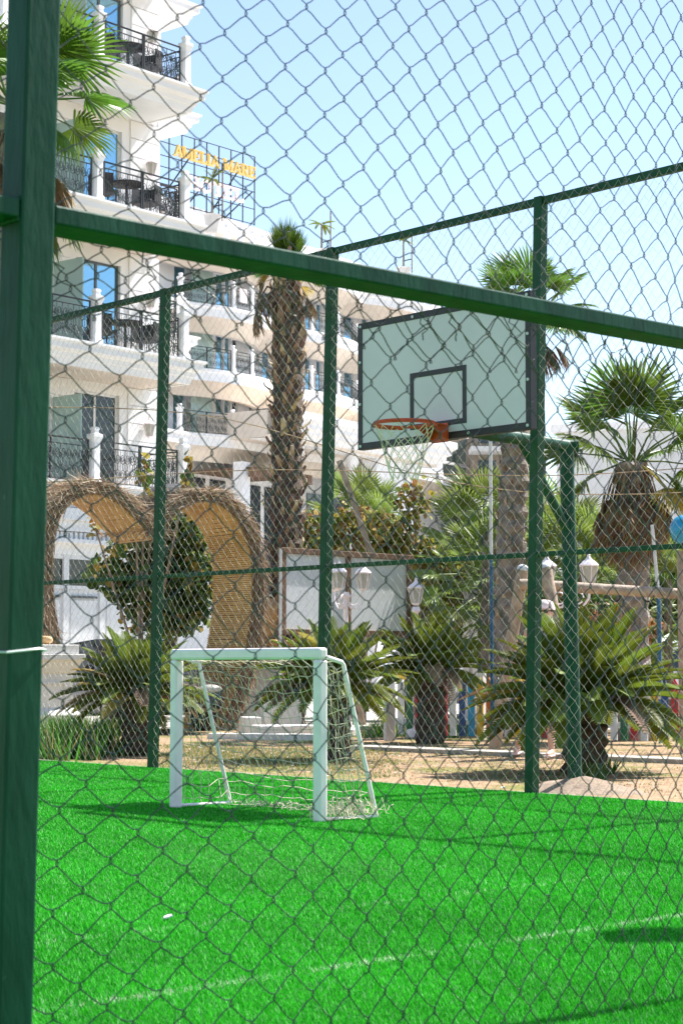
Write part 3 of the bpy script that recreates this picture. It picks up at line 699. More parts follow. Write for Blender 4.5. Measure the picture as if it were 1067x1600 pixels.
# balcony furniture
def table(loc, lab):
    t = thing('balcony_table', lab, 'table', loc, rz_of(WA), 'tables on the hotel balconies')
    g = MB(); g.lathe([(0.02, 0.70), (0.38, 0.70), (0.39, 0.715), (0.38, 0.735), (0.02, 0.735)], 20); g.build('table_top', m_rattan, t)
    g = MB(); g.lathe([(0.03, 0.03), (0.03, 0.70)], 8); g.build('pedestal', m_rattan, t); g = MB(); g.lathe([(0.24, 0), (0.24, 0.02), (0.05, 0.05)], 14); g.build('base', m_rattan, t)
def chair(loc, rz, lab):
    t = thing('balcony_chair', lab, 'chair', loc, rz_of(WA) + rz, 'chairs on the hotel balconies')
    g = MB(); g.box((0, 0, 0.42), (0.52, 0.5, 0.07)); g.build('seat', m_rattan, t, bevel=0.02)
    g = MB(); g.sweep([(-0.30, -0.12), (-0.28, 0.18), (-0.15, 0.29), (0.15, 0.29), (0.28, 0.18), (0.30, -0.12)], [(0, 0.40), (0.03, 0.40), (0.03, 0.80), (0, 0.80)]); g.build('backrest', m_rattan, t)
    for sx in (-1, 1):
        for sy in (-1, 1): g = MB(); g.tube([(sx * 0.22, sy * 0.2, 0.4), (sx * 0.25, sy * 0.23, 0)], 0.018, 6); g.build('leg', m_rattan, t)
flr = ['lowest visible', 'middle', 'highest']
for k, z in enumerate(LV[1:4]):
    w3 = lambda x, y: (WO.x + WA.x * x - WA.y * y, WO.y + WA.y * x + WA.x * y, z)
    table(w3(xc1 + 1.25, -1.0), 'round dark table on the %s of the hotel wing balconies' % flr[k])
    chair(w3(xc1 + 0.6, -0.95), 1.2, 'dark rattan chair left of the table on the %s hotel balcony' % flr[k])
    chair(w3(xc1 + 1.9, -0.95), -1.3, 'dark rattan chair right of the table on the %s hotel balcony' % flr[k])

# ------------------------------------------------------------------ hotel main block
MA = Vector((0.53, 0.848)).normalized(); MO_ = P(305, HZ, 80); MO = Vector((MO_.x, MO_.y)); MN = Vector((MA.y, -MA.x))
blk = thing('hotel_block', 'long white hotel block with bulging balconies receding behind the tall palm', 'building', (MO.x, MO.y, 0), rz_of(MA))
sm = lambda px, dy=0.0: s_on(px, MO - MN * dy, MA)
WY = 1.7; SX0, SX1 = -9.0, sm(690, WY)
ML = [10.9, 13.7, 16.5]
def bump(s):
    def b(s, a, c, h): 
        t = (s - a) / (c - a); return h * math.sin(PI * max(0, min(1, t))) ** 0.6 if 0 < t < 1 else 0
    return b(s, sm(302), sm(432), 0.9) + b(s, sm(445), sm(560), 0.9) + b(s, sm(575), sm(690), 0.9)
PATH = [(SX0 + (SX1 - SX0) * k / 90, -bump(SX0 + (SX1 - SX0) * k / 90)) for k in range(91)]
FAS = [(-0.2, 0.0), (0.06, 0.0), (0.06, -0.12), (0.0, -0.15), (0.0, -0.52), (-0.2, -0.52)]
COVE = [(-0.02, -0.521)] + [(-0.02 - 0.95 * math.sin(a), -0.521 - 0.55 * (1 - math.cos(a))) for a in [PI / 2 * k / 6 for k in range(1, 7)]] + [(-1.2, -1.07), (-1.2, -0.521)]
win = [(313, 320, 0.9, 2.2, 'n'), (335, 347, 0.05, 2.2, 'b'), (349, 358, 0.05, 2.2, 'b'), (361, 370, 0.05, 2.2, 'd'), (388, 394, 0.6, 2.2, 'n'), (408, 420, 0.05, 2.2, 'b'), (432, 444, .05, 2.2, 'b'), (476, 486, 0.05, 2.2, 'b'), (494, 502, 0.6, 2.2, 'n'), (512, 530, 0.05, 2.2, 'b'), (538, 552, 0.05, 2.2, 'b'), (566, 574, .6, 2.2, 'n'), (590, 606, .05, 2.2, 'b'), (618, 634, .05, 2.2, 'b')]
for i, z in enumerate(ML):
    z1 = z + 2.8; holes = [(sm(a, WY), sm(b, WY), z + h0, z + h1, k) for a, b, h0, h1, k in win] + [(sm(268, WY), sm(288, WY), z + 0.05, z + 2.2, 'b')]
    g = MB(); wall_panel(g, SX0, SX1, z, z1, [h[:4] for h in holes], WY, WY + 0.25); g.build('wall', m_white, blk)
    for h in holes:
        g = MB(); t = 0.06
        for a, b, c, d in ((h[0], h[1], h[3] - t, h[3]), (h[0], h[0] + t, h[2], h[3] - t), (h[1] - t, h[1], h[2], h[3] - t), (h[0] + t, h[1] - t, h[2], h[2] + t)): g.bb(a, b, WY + 0.06, WY + 0.14, c, d)
        wo = g.build('window', m_frame, blk); g = MB(); g.bb(h[0] + t, h[1] - t, WY + 0.09, WY + 0.11, h[2] + t, h[3] - t); g.build('pane', m_glassd if h[4] == 'd' else m_glass, wo)
    for zz in (z,) + ((z1,) if i == 2 else ()):
        g = MB(); g.sweep(PATH, [(q, zz + a) for q, a in FAS]); g.build('balcony_fascia', m_white, blk, smooth=True)
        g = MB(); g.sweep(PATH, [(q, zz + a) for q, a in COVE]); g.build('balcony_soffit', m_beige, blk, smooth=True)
        g = MB(); n = len(PATH); g.add([(p[0], p[1] + 0.1, zz - 0.02) for p in PATH] + [(p[0], WY, zz - 0.02) for p in PATH], [(k, k + 1, n + k + 1, n + k) for k in range(n - 1)]); g.build('balcony_floor', m_white, blk)
    # newel columns, railings, balustrade
    sp = [sm(p) for p in (282, 342, 368, 425, 470, 505, 560, 610, 655, 685)]
    for s in sp: baluster_column('balcony_column', blk, s, -bump(s) + 0.12, z, 1.1, 0.17)
    for a, b in zip(sp[:-1], sp[1:]):
        if i == 0 and a > sm(340) : continue
        n = max(1, round((b - a) / 1.5))
        for k in range(n):
            p0 = a + 0.12 + (b - a - 0.24) * k / n; p1 = a + 0.12 + (b - a - 0.24) * (k + 1) / n; y0, y1 = -bump(p0) + 0.1, -bump(p1) + 0.1
            L = math.hypot(p1 - p0, y1 - y0); ob('railing', RP2, blk, (p0, y0, z), (0, 0, math.atan2(y1 - y0, p1 - p0)), 0, (L / 1.25, 1, 1))
    if i == 0:
        bal = MB(); bal.lathe([(0.06, 0), (0.06, 0.05), (0.035, 0.09), (0.07, 0.28), (0.04, 0.5), (0.06, 0.66), (0.06, 0.72)], 8); bme = bal.mesh('baluster', m_white, True)
        s = sm(345); k = 0
        while s < sm(688):
            ob('baluster', bme, blk, (s, -bump(s) + 0.1, z)); s += 0.22
        sub = [p for p in PATH if p[0] > sm(342)]
        g = MB(); g.sweep(sub, [(-0.2, z + 0.721), (0.0, z + 0.721), (0.0, z + 0.85), (-0.2, z + 0.85)]); g.build('handrail', m_white, blk)
    g = MB(); g.bb(sm(296, WY * 0.6), sm(329, WY * 0.6), 1.0, 1.03, z + 0.02, z + 2.1); g.build('divider_pane', m_frost, blk)
# towel over a railing
s = sm(352); g = MB(); g.box((s, -bump(s) - 0.02, ML[2] + 0.62), (0.5, 0.06, 0.6)); tag(g.build('towel', m_whitepaint, None), 'white towel hung over the railing of the far hotel balcony', 'towel')
tw = bpy.data.objects['towel']; tw.location = (MO.x, MO.y, 0); tw.rotation_euler = (0, 0, rz_of(MA))
# set-back penthouse with eave, parapet posts
TZ = ML[2] + 2.8
g = MB(); g.bb(SX0, SX1 - 2, WY + 1.0, WY + 1.3, TZ, TZ + 1.5); g.build('wall', m_white, blk)
p3 = [(SX0, WY + 0.2), (SX1 - 1.5, WY + 0.2), (SX1 - 1.5, WY + 3)]
g = MB(); g.sweep([(SX0, WY + 0.1), (SX1 - 1.8, WY + 0.1)], [(0, TZ + 1.5), (0.25, TZ + 1.5), (0.25, TZ + 1.9), (0.18, TZ + 1.95), (0.18, TZ + 2.05), (0, TZ + 2.05)]); g.build('eave_fascia', m_white, blk)
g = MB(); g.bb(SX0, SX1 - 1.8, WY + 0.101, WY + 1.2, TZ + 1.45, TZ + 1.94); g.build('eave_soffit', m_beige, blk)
for p in range(262, 690, 18):
    s = sm(p); baluster_column('parapet_post', blk, s, -bump(s) + 0.12, TZ, 0.8, 0.24)
# podium: drum, pergola, columns, long ledge with stepped end
g = MB(); g.bb(SX0, SX1, WY, WY + 0.3, 0, ML[0] - 0.5); g.build('wall', m_white, blk)
for a, b in ((292, 318), (326, 350), (388, 405), (412, 430), (478, 500), (512, 540)):
    g = MB(); g.bb(sm(a, WY), sm(b, WY), WY - 0.05, WY - 0.01, 4.0, ML[0] - 1.6); g.build('lobby_glass', m_glassd, blk)
g = MB(); g.bb(sm(372, -1), sm(384, -1), -1.2, -0.7, 0, ML[0] - 1.1); g.build('porch_column', m_white, blk)
g = MB(); g.bb(sm(378, -1), sm(470, -1), -1.6, -1.3, ML[0] - 1.75, ML[0] - 1.45); g.bb(sm(378, -1), sm(470, -1), -1.6, WY, ML[0] - 1.44, ML[0] - 1.32); g.build('pergola_beam', m_brown, blk)
ly = -3.2; lx0, lx1 = sm(432, ly), sm(708, ly) - 0.3
LZ = P(701, 737, MO.y + MA.y * lx1).z
prof = [(-1.5, LZ + 0.02), (-0.6, LZ), (-0.6, LZ + 0.1), (-0.35, LZ + 0.14), (-0.3, LZ + 0.3), (-0.1, LZ + 0.38), (-0.1, LZ + 0.52), (0.1, LZ + 0.62), (0.1, LZ + 0.8), (0.3, LZ + 0.95), (0.3, LZ + 1.25), (-1.5, LZ + 1.25)]
g = MB(); rows = [[(lx0, ly - q, zz), (lx1 + q, ly - q, zz), (lx1 + q, WY, zz)] for q, zz in prof]; n = len(prof)
g.add([rows[k][j] for j in range(3) for k in range(n)], [(j * n + k, j * n + (k + 1) % n, (j + 1) * n + (k + 1) % n, (j + 1) * n + k) for j in range(2) for k in range(n)]); g.build('podium_ledge', m_white, blk)
g = MB(); g.bb(lx0, lx1 - 0.4, ly + 0.5, WY, LZ + 0.03, LZ + 1.2); g.build('podium_slab', m_beige, blk)
sp0, sp1 = sm(612, ly), sm(668, ly)
g = MB(); g.bb(sp0, sp1, ly + 0.8, ly + 1.6, 0, LZ); g.build('podium_pier', m_white, blk)
g = MB(); g.lathe([(0.2, 0), (0.34, 0.05), (0.26, 0.2), (0.30, 0.5), (0.36, 0.55), (0.36, 0.66), (0.2, 0.68)], 4, (sp1 - 0.3, ly + 0.7, LZ - 0.69), True); g.build('pier_capital', m_white, blk)
for px in (560, 640):
    g = MB(); g.lathe([(0.30, 0), (0.30, 0.2), (0.2, 0.3), (0.18, 4), (0.18, LZ - 0.6), (0.3, LZ - 0.4), (0.3, LZ)], 14, (sm(px, ly) - 3.5, ly + 1.0, 0)); g.build('porch_column', m_white, blk, smooth=True)

# ------------------------------------------------------------------ rooftop sign
SA = WA; SO_ = P(397, HZ, 85); SO = Vector((SO_.x, SO_.y)); ss = lambda px: s_on(px, SO, SA)
sign = thing('rooftop_sign', 'rooftop hotel sign with yellow letters above white letters on a black steel frame', 'sign', (SO.x, SO.y, 0), rz_of(SA))
m_yel = mat('yellow sign letter', (0.80, 0.56, 0.17), 0.5, 0.06, 3)
zt, zb = 24.3, 21.1; xl = ss(240)
for k in range(9):
    x = xl * k / 8; g = MB(); g.bb(x - 0.02, x + 0.02, 0.06, 0.10, zb, zt); g.build('upright', m_iron, sign)
for zz in (zb + 0.05, 21.85, 22.65, 23.15, 23.75, zt):
    g = MB(); g.bb(xl, 0.03, 0.065, 0.095, zz - 0.016, zz + 0.016); g.build('crossbar', m_iron, sign)
for a, b in (((xl * 0.95, zb), (xl * 0.62, zt - 0.6)), ((xl * 0.45, zb), (xl * 0.1, zt - 0.4)), ((xl * 0.3, zb), (0, 22.7)), ((xl * 0.7, zb), (xl * 0.45, 22.8))):
    g = MB(); g.bar((a[0], 0.2, a[1]), (b[0], 0.2, b[1]), 0.05, 0.05); g.build('brace', m_iron, sign)
st = 0.17
def glyph(ch):
    # strokes as bars (x0,z0,x1,z1,width) in a unit-high cell, with slab serifs
    S = lambda x, z: (x - 0.13, z, x + 0.13, z, 0.10)
    if ch == 'A': return [(0.08, 0.05, 0.36, 0.97, .13), (0.36, 0.97, 0.64, 0.05, .19), (0.2, 0.33, 0.55, 0.33, .09), S(0.08, 0.05), S(0.64, 0.05)], 0.78
    if ch == 'M': return [(0.12, 0.05, 0.12, 0.95, .13), (0.80, 0.05, 0.80, 0.95, .19), (0.14, 0.93, 0.46, 0.12, .17), (0.46, 0.12, 0.78, 0.93, .1), S(0.12, 0.05), S(0.8, 0.05), (0.0, 0.95, 0.2, 0.95, .1), (0.74, 0.95, 0.93, 0.95, .1)], 0.96
    if ch == 'E': return [(0.16, 0, 0.16, 1, .19), (0.04, 0.95, 0.6, 0.95, .1), (0.04, 0.05, 0.62, 0.05, .1), (0.2, 0.5, 0.46, 0.5, .1), (0.58, 0.75, 0.58, 0.97, .08), (0.6, 0.03, 0.6, 0.27, .08), (0.45, 0.38, 0.45, 0.62, .07)], 0.7
    if ch == 'L': return [(0.16, 0, 0.16, 1, .19), (0.03, 0.95, 0.3, 0.95, .1), (0.03, 0.05, 0.58, 0.05, .1), (0.56, 0.03, 0.56, 0.28, .08)], 0.66
    if ch == 'I': return [(0.17, 0, 0.17, 1, .19), S(0.17, 0.05), S(0.17, 0.95)], 0.38
    if ch == 'R': return [(0.16, 0, 0.16, 1, .19), (0.03, 0.95, 0.42, 0.95, .1), (0.2, 0.48, 0.42, 0.48, .1), (0.42, 0.95, 0.54, 0.84, .13), (0.54, 0.86, 0.54, 0.58, .17), (0.54, 0.6, 0.42, 0.48, .13), (0.34, 0.48, 0.62, 0.05, .18), S(0.16, 0.05), (0.58, 0.05, 0.72, 0.05, .1)], 0.76
    if ch == 'H': return [(0.16, 0, 0.16, 1, .19), (0.64, 0, 0.64, 1, .19), (0.16, 0.5, 0.64, 0.5, .1), S(0.16, 0.05), S(0.16, 0.95), S(0.64, 0.05), S(0.64, 0.95)], 0.84
    if ch == 'T': return [(0.36, 0, 0.36, 1, .19), (0.04, 0.95, 0.68, 0.95, .1), S(0.36, 0.05), (0.07, 0.74, 0.07, 0.97, .08), (0.65, 0.74, 0.65, 0.97, .08)], 0.76
    if ch == 'O': 
        pts = [(0.38 + 0.30 * math.cos(a), 0.5 + 0.44 * math.sin(a)) for a in [2 * PI * k / 14 for k in range(15)]]
        return [(*pts[k], *pts[k + 1], .15) for k in range(14)], 0.8
    return [], 0.4
def word(txt, x0, x1, z, h, m):
    tot = sum(glyph(c)[1] for c in txt); kx = (x1 - x0) / tot; x = x0
    for c in txt:
        gl, adv = glyph(c)
        if gl:
            g = MB()
            for j, (a, b, c2, d, wd) in enumerate(gl):
                dd = Vector((c2 - a, d - b)).normalized() * (0.02)
                g.bar((x + (a - dd.x) * kx, -0.05 + 0.0015 * j, z + (b - dd.y) * h), (x + (c2 + dd.x) * kx, -0.05 + 0.0015 * j, z + (d + dd.y) * h), 0.12, wd * (h + kx) / 2, (0, 1, 0) if False else (0, -1, 0)) if False else None
                p0 = Vector((x + (a - dd.x) * kx, 0, z + (b - dd.y) * h)); p1 = Vector((x + (c2 + dd.x) * kx, 0, z + (d + dd.y) * h)); dr = (p1 - p0).normalized(); nr = Vector((-dr.z, 0, dr.x)); hw = wd * (h + kx) / 4
                g.prism([(0, -hw), ((p1 - p0).length, -hw), ((p1 - p0).length, hw), (0, hw)], p0, dr, nr, (0, 1, 0), -0.08 - 0.001 * j, 0.04)
            g.build('letter', m, sign)
        x += adv * kx
word('AMELIA MARE', ss(266), ss(396), 23.25, 0.52, m_yel)
word('HOTEL', ss(287), ss(378), 21.98, 0.58, m_whitepaint)

# ------------------------------------------------------------------ other buildings at the back
def house(name, lab, px0, px1, d, top, m, depth=14, rz=0.0):
    o = thing(name, lab, 'building', (X(px0, d), d, 0), rz); wdt = X(px1, d) - X(px0, d); h = Z(top, d)
    return o, wdt, h
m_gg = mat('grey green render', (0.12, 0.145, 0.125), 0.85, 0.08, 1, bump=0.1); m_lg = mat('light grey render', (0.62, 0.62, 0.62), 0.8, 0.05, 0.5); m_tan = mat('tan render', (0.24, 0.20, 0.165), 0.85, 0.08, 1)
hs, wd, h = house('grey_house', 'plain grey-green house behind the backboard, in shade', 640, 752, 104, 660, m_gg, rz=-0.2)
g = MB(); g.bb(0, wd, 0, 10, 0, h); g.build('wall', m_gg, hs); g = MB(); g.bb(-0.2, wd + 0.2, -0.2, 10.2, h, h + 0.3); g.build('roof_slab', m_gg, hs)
for k in range(3):
    g = MB(); g.bb(wd * 0.62, wd * 0.8, -0.04, -0.01, 2.5 + 3 * k, 4 + 3 * k); g.build('window', m_glassd, hs)
hs, wd, h = house('tan_house', 'tan open-fronted house block behind the grey palm trunk', 744, 862, 96, 668, m_tan)
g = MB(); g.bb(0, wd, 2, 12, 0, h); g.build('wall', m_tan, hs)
for k in range(5):
    g = MB(); g.bb(-0.2, wd + 0.2, 0.2, 1.999, 1.6 + 2.6 * k, 1.85 + 2.6 * k); g.build('floor_slab', m_lg, hs)
    for j in range(3):
        g = MB(); g.bb(0.3 + j * 1.3, 1.2 + j * 1.3, 1.93, 1.985, 2.2 + 2.6 * k, 3.9 + 2.6 * k); g.build('window', m_glassd, hs)
hs, wd, h = house('pale_villa', 'long pale grey flat-roofed villa behind the right-hand palm', 872, 1300, 62, 676, m_lg, rz=0.0)
hs.rotation_euler = (0, 0, -0.35)
g = MB(); g.bb(0, wd, 0, 10, 3.4, h); g.build('wall', m_lg, hs); g = MB(); g.bb(0.0, wd, 0.2, 10, 0, 3.4); g.build('ground_storey', mat('pale green render', (0.45, 0.52, 0.48), 0.8, 0.05, 1), hs)
g = MB(); g.bb(-0.15, wd, -0.15, 10, h, h + 0.25); g.build('roof_slab', m_white, hs)
g = MB(); g.bb(0.1, 2.2, -0.25, -0.02, 5.7, 5.85); g.build('awning_edge', m_blue, hs)
for k in range(4):
    g = MB(); g.bb(0.7 + k * 2.2, 1.6 + k * 2.2, -0.05, -0.01, 4.3, 5.5); g.build('window', m_glassd, hs)
# ------------------------------------------------------------------ palm generators
def fan_leaf(n=30, R=0.75, Lp=0.8, spread=2.1, droop=0.25, seed=0, pet=True, m=None, split=0.45):
    q = random.Random(seed); V = []; Fc = []
    def add(vs, f):
        o = len(V); V.extend(vs); Fc.extend([tuple(i + o for i in k) for k in f])
    hub = Vector((Lp, 0, 0.0))
    dth = 2 * spread / n
    for i in range(n):
        th = -spread + dth * (i + 0.5) + q.uniform(-.02, .02); rr = R * (0.72 + 0.28 * math.cos(th * 0.6)) * q.uniform(0.9, 1.05)
        def pt(r, off, lift):
            a = th + off; dr = droop * (r / R) ** 2 * R * q.uniform(0.85, 1.15) if r > 0.5 * R else droop * (r / R) ** 2 * R
            return hub + Vector((math.cos(a) * r, math.sin(a) * r, 0.10 * R * (r / R) * abs(math.sin(th)) - dr + lift))
        r1, r2 = rr * split, rr * 0.75
        h = dth / 2
        vs = [hub, pt(r1, -h, -0.02 * R), pt(r1, 0, 0.025 * R), pt(r1, h, -0.02 * R), pt(r2, -h * 0.62, -0.008 * R), pt(r2, 0, 0.012 * R), pt(r2, h * 0.62, -0.008 * R), pt(rr, 0, -0.05 * R * q.random())]
        add(vs, [(0, 1, 2), (0, 2, 3), (1, 4, 5, 2), (2, 5, 6, 3), (4, 7, 5), (5, 7, 6)])
    g = MB(); g.v = [tuple(v) for v in V]; g.f = Fc
    if pet: g.tube([(0, 0, 0), (Lp * 0.5, 0, 0.03), (Lp, 0, 0.0)], [0.022, 0.016, 0.010], 5)
    return g.mesh('frond', m)
def place_leaf(me, parent, loc, az, pitch, roll=0.0, s=1.0, nm='frond'):
    M_ = Matrix.Rotation(az, 3, 'Z') @ Matrix.Rotation(-pitch, 3, 'Y') @ Matrix.Rotation(roll, 3, 'X')
    return ob(nm, me, parent, loc, M_.to_euler(), 0, s)
FAN = [fan_leaf(30, 0.75, 0.85, 2.0, 0.22 + 0.1 * k, k, True, m_fan) for k in range(4)]
FANS = [fan_leaf(26, 0.62, 0.65, 1.7, 0.15, 10 + k, True, m_fan) for k in range(3)]
FAND = [fan_leaf(22, 0.72, 0.7, 0.75, 0.25, 20 + k, True, m_fand, 0.3) for k in range(3)]
FANY = [fan_leaf(24, 0.6, 0.6, 1.4, 0.3, 30 + k, True, m_fany) for k in range(2)]
def palm_trunk(parent, h, r0, r1, m, lean=(0, 0), rough_=0.03, seed=0):
    q = random.Random(seed); g = MB(); n = int(h / 0.12); pts = []; rs = []
    for k in range(n + 1):
        f = k / n; pts.append((lean[0] * f * f, lean[1] * f * f, h * f - 0.1)); rs.append((r0 * (1 - f) + r1 * f) * (1 + (0.08 if k % 2 else -0.05)) * (1.25 - 0.25 * min(1, f * 8)))
    g.tube(pts, rs, 16); 
    for i, v in enumerate(g.v): g.v[i] = (v[0] + q.uniform(-1, 1) * rough_, v[1] + q.uniform(-1, 1) * rough_, v[2] + q.uniform(-1, 1) * rough_)
    return g.build('trunk', m, parent, smooth=False)
def boot_mesh(seed, L=0.24):
    q = random.Random(seed); g = MB(); w_ = 0.055
    pr = [(0, w_ * 1.3, 0.02), (L * 0.4, w_, 0.022), (L * 0.8, w_ * 0.7, 0.016), (L, w_ * 0.55, 0.012)]
    vs = []
    for k, (x, a, t) in enumerate(pr):
        z = 0.10 * (k / 3) ** 2
        vs += [(x, -a, z - t * 0.3), (x, 0, z + t), (x, a, z - t * 0.3), (x, 0, z - t)]
    fs = [(k * 4 + j, k * 4 + (j + 1) % 4, k * 4 + 4 + (j + 1) % 4, k * 4 + 4 + j) for k in range(3) for j in range(4)] + [(12, 13, 14, 15)]
    g.add(vs, fs); return g.mesh('boot', m_boot)
BOOT = [boot_mesh(k, 0.2 + 0.05 * k) for k in range(3)]

# tall shaggy palm left of centre
def base_at(px, d): return Vector((X(px, d), d, 0))
D1 = 33.0; p1 = base_at(448, D1); H1 = Z(408, D1)
palm = thing('shaggy_palm', 'tall palm with shaggy brown trunk and cropped crown beside the heart arch', 'palm tree', p1, 0.3)
palm_trunk(palm, H1, 0.27, 0.25, m_trunk, seed=1)
for k in range(270):
    f = k / 270; z = 1.2 + (H1 - 1.3) * f; a = k * 2.399 + rnd.uniform(-.2, .2); rr = 0.25 - 0.03 * f
    place_leaf(BOOT[k % 3], palm, (rr * math.cos(a), rr * math.sin(a), z), a, rnd.uniform(0.2, 1.0) if f < 0.78 else rnd.uniform(0.9, 1.3), rnd.uniform(-.4, .4), rnd.uniform(0.6, 1.15) * (1.25 if f > 0.8 else 1), 'boot')
LANCE = [fan_leaf(14, 0.62, 0.22, 0.42, 0.02, 40 + k, True, m_fan, 0.3) for k in range(3)]
for k in range(16):
    a = k * 2.4; place_leaf(LANCE[k % 3], palm, (0.05 * math.cos(a), 0.05 * math.sin(a), H1 - 0.2), a, rnd.uniform(1.2, 1.54), rnd.uniform(-1, 1), rnd.uniform(0.85, 1.2))
for k in range(10):
    a = k * 0.63 + 0.2; place_leaf(FANY[k % 2] if k % 3 else FANS[k % 3], palm, (0.12 * math.cos(a), 0.12 * math.sin(a), H1 - 0.3), a, rnd.uniform(-0.5, 0.4), rnd.uniform(-.5, .5), rnd.uniform(0.4, 0.62))
for k in range(12):
    a = k * 0.55; place_leaf(FAND[k % 3], palm, (0.15 * math.cos(a), 0.15 * math.sin(a), H1 - 0.35), a, rnd.uniform(-1.3, -0.7), rnd.uniform(-.6, .6), rnd.uniform(0.35, 0.6))
g = MB(); g.tube([(-0.2, -0.05, H1 - 0.55), (-0.4, -0.1, H1 - 0.5), (-0.52, -0.12, H1 - 0.7)], [0.02, 0.016, 0.012], 6); g.build('dead_stalk', m_boot, palm)
for k in range(5): place_leaf(FAND[k % 3], palm, (-0.46 - 0.02 * k, -0.12, H1 - 0.45), PI + 0.4 * k, -1.35 + 0.05 * k, 0.5 * k, 0.72)

# palm behind the backboard
D2 = 29.0; p2 = base_at(792, D2); H2 = Z(478, D2)
pb = thing('fan_palm', 'tall fan palm with grey trunk rising behind the backboard', 'palm tree', p2, 0)
palm_trunk(pb, H2, 0.24, 0.2, m_trunkg, lean=(0.34, 0), seed=2)
for k in range(130):
    f = k / 130; z = 0.9 + (H2 - 1.2) * f; a = k * 2.399
    place_leaf(BOOT[k % 3], pb, (0.2 * math.cos(a) + 0.34 * f * f, 0.2 * math.sin(a), z), a, rnd.uniform(0.6, 1.2), rnd.uniform(-.3, .3), rnd.uniform(0.35, 0.6), 'boot')
for k in range(20):
    a = k * 2.399; f = k / 20; place_leaf(FAN[k % 4], pb, (0.34 + 0.1 * math.cos(a), 0.1 * math.sin(a), H2 - 0.15), a, 1.42 - 1.9 * f + rnd.uniform(-.1, .1), rnd.uniform(-.4, .4), rnd.uniform(0.62, 0.8))
for k in range(9):
    a = k * 0.7; place_leaf(FAND[k % 3], pb, (0.34 + 0.1 * math.cos(a), 0.1 * math.sin(a), H2 - 0.25), a, rnd.uniform(-1.25, -0.8), 0, 0.7)
# palm on the right with a skirt
D3 = 27.0; p3_ = base_at(990, D3); H3 = Z(715, D3)
pc = thing('fan_palm', 'right-hand fan palm with green crown over a brown skirt of dead fronds', 'palm tree', p3_, 0)
palm_trunk(pc, H3, 0.24, 0.2, m_trunkg, seed=3)
for k in range(90):
    f = k / 90; z = 0.5 + (H3 - 0.8) * f; a = k * 2.399
    place_leaf(BOOT[k % 3], pc, (0.2 * math.cos(a), 0.2 * math.sin(a), z), a, rnd.uniform(0.6, 1.2), rnd.uniform(-.3, .3), rnd.uniform(0.35, 0.55), 'boot')
for a, pt_, s in ((3.0, 0.85, 0.9), (0.15, 0.55, 0.95), (1.5, 1.2, 0.95), (4.7, 1.15, 1.0), (3.1, 0.15, 0.85), (3.4, -0.45, 0.85), (0.2, -0.05, 0.9), (5.4, 0.5, 0.9), (5.9, -0.65, 0.85), (2.2, 0.4, 0.9), (0.9, 0.3, 0.9), (4.0, 0.6, 0.85), (4.2, 1.35, 1.0), (5.0, 1.4, 1.0), (2.7, 1.1, 0.9), (0.5, 1.0, 0.9)):
    place_leaf(FAN[rnd.randrange(4)], pc, (0.08 * math.cos(a), 0.08 * math.sin(a), H3 - 0.05), a + rnd.uniform(-.15, .15), pt_, rnd.uniform(-.5, .5), s)
for k in range(64):
    a = k * 2.399; f = k / 64; place_leaf(FAND[k % 3], pc, (0.2 * math.cos(a), 0.2 * math.sin(a), H3 - 0.05 - 0.5 * f), a, -1.2 - 0.25 * f + rnd.uniform(-.1, .1), rnd.uniform(-.5, .5), rnd.uniform(0.6, 0.85))
for k in range(2): place_leaf(FANY[k], pc, (0.1, -0.1, H3 - 0.1), 5.6 + 0.5 * k, -0.75, 0.2, 0.9)
# palm at the upper left, trunk behind the near post
D4 = 20.0; p4 = base_at(14, D4); H4 = Z(165, D4)
pd = thing('fan_palm', 'fan palm half hidden behind the near green post at upper left', 'palm tree', p4, 0)
palm_trunk(pd, H4, 0.22, 0.18, m_trunkg, seed=4)
for k in range(60):
    f = k / 60; z = 1 + (H4 - 1.2) * f; a = k * 2.399
    place_leaf(BOOT[k % 3], pd, (0.19 * math.cos(a), 0.19 * math.sin(a), z), a, rnd.uniform(0.6, 1.2), 0, 0.5, 'boot')
for a, pt_, s in ((-0.25, 0.75, 0.85), (0.1, 1.1, 0.85), (-0.2, 0.05, 0.82), (0.5, -0.25, 0.7), (-0.7, -0.6, 0.7), (-0.6, 1.0, 0.8), (1.2, 0.6, 0.8), (2.5, 0.5, 0.8), (3.4, 0.2, 0.8), (4.2, 0.6, 0.8), (5.0, 0.2, 0.8), (1.9, 1.2, 0.8), (3.0, 1.2, 0.8), (-1.0, 0.3, 0.75)):
    place_leaf(FAN[rnd.randrange(4)], pd, (0.08 * math.cos(a), 0.08 * math.sin(a), H4), a, pt_, rnd.uniform(-.9, .9), s)
for k in range(14):
    a = k * 0.45; place_leaf(FAND[k % 3], pd, (0.14 * math.cos(a), 0.14 * math.sin(a), H4 - 0.25), a, rnd.uniform(-1.4, -1.0), 0, 0.8)
place_leaf(FANS[0], pd, (0.15, -0.05, H4 - 0.65), -0.1, -1.0, 0.2, 0.9); place_leaf(FANS[1], pd, (0.12, -0.1, H4 - 0.8), -0.5, -1.15, -0.3, 0.9)

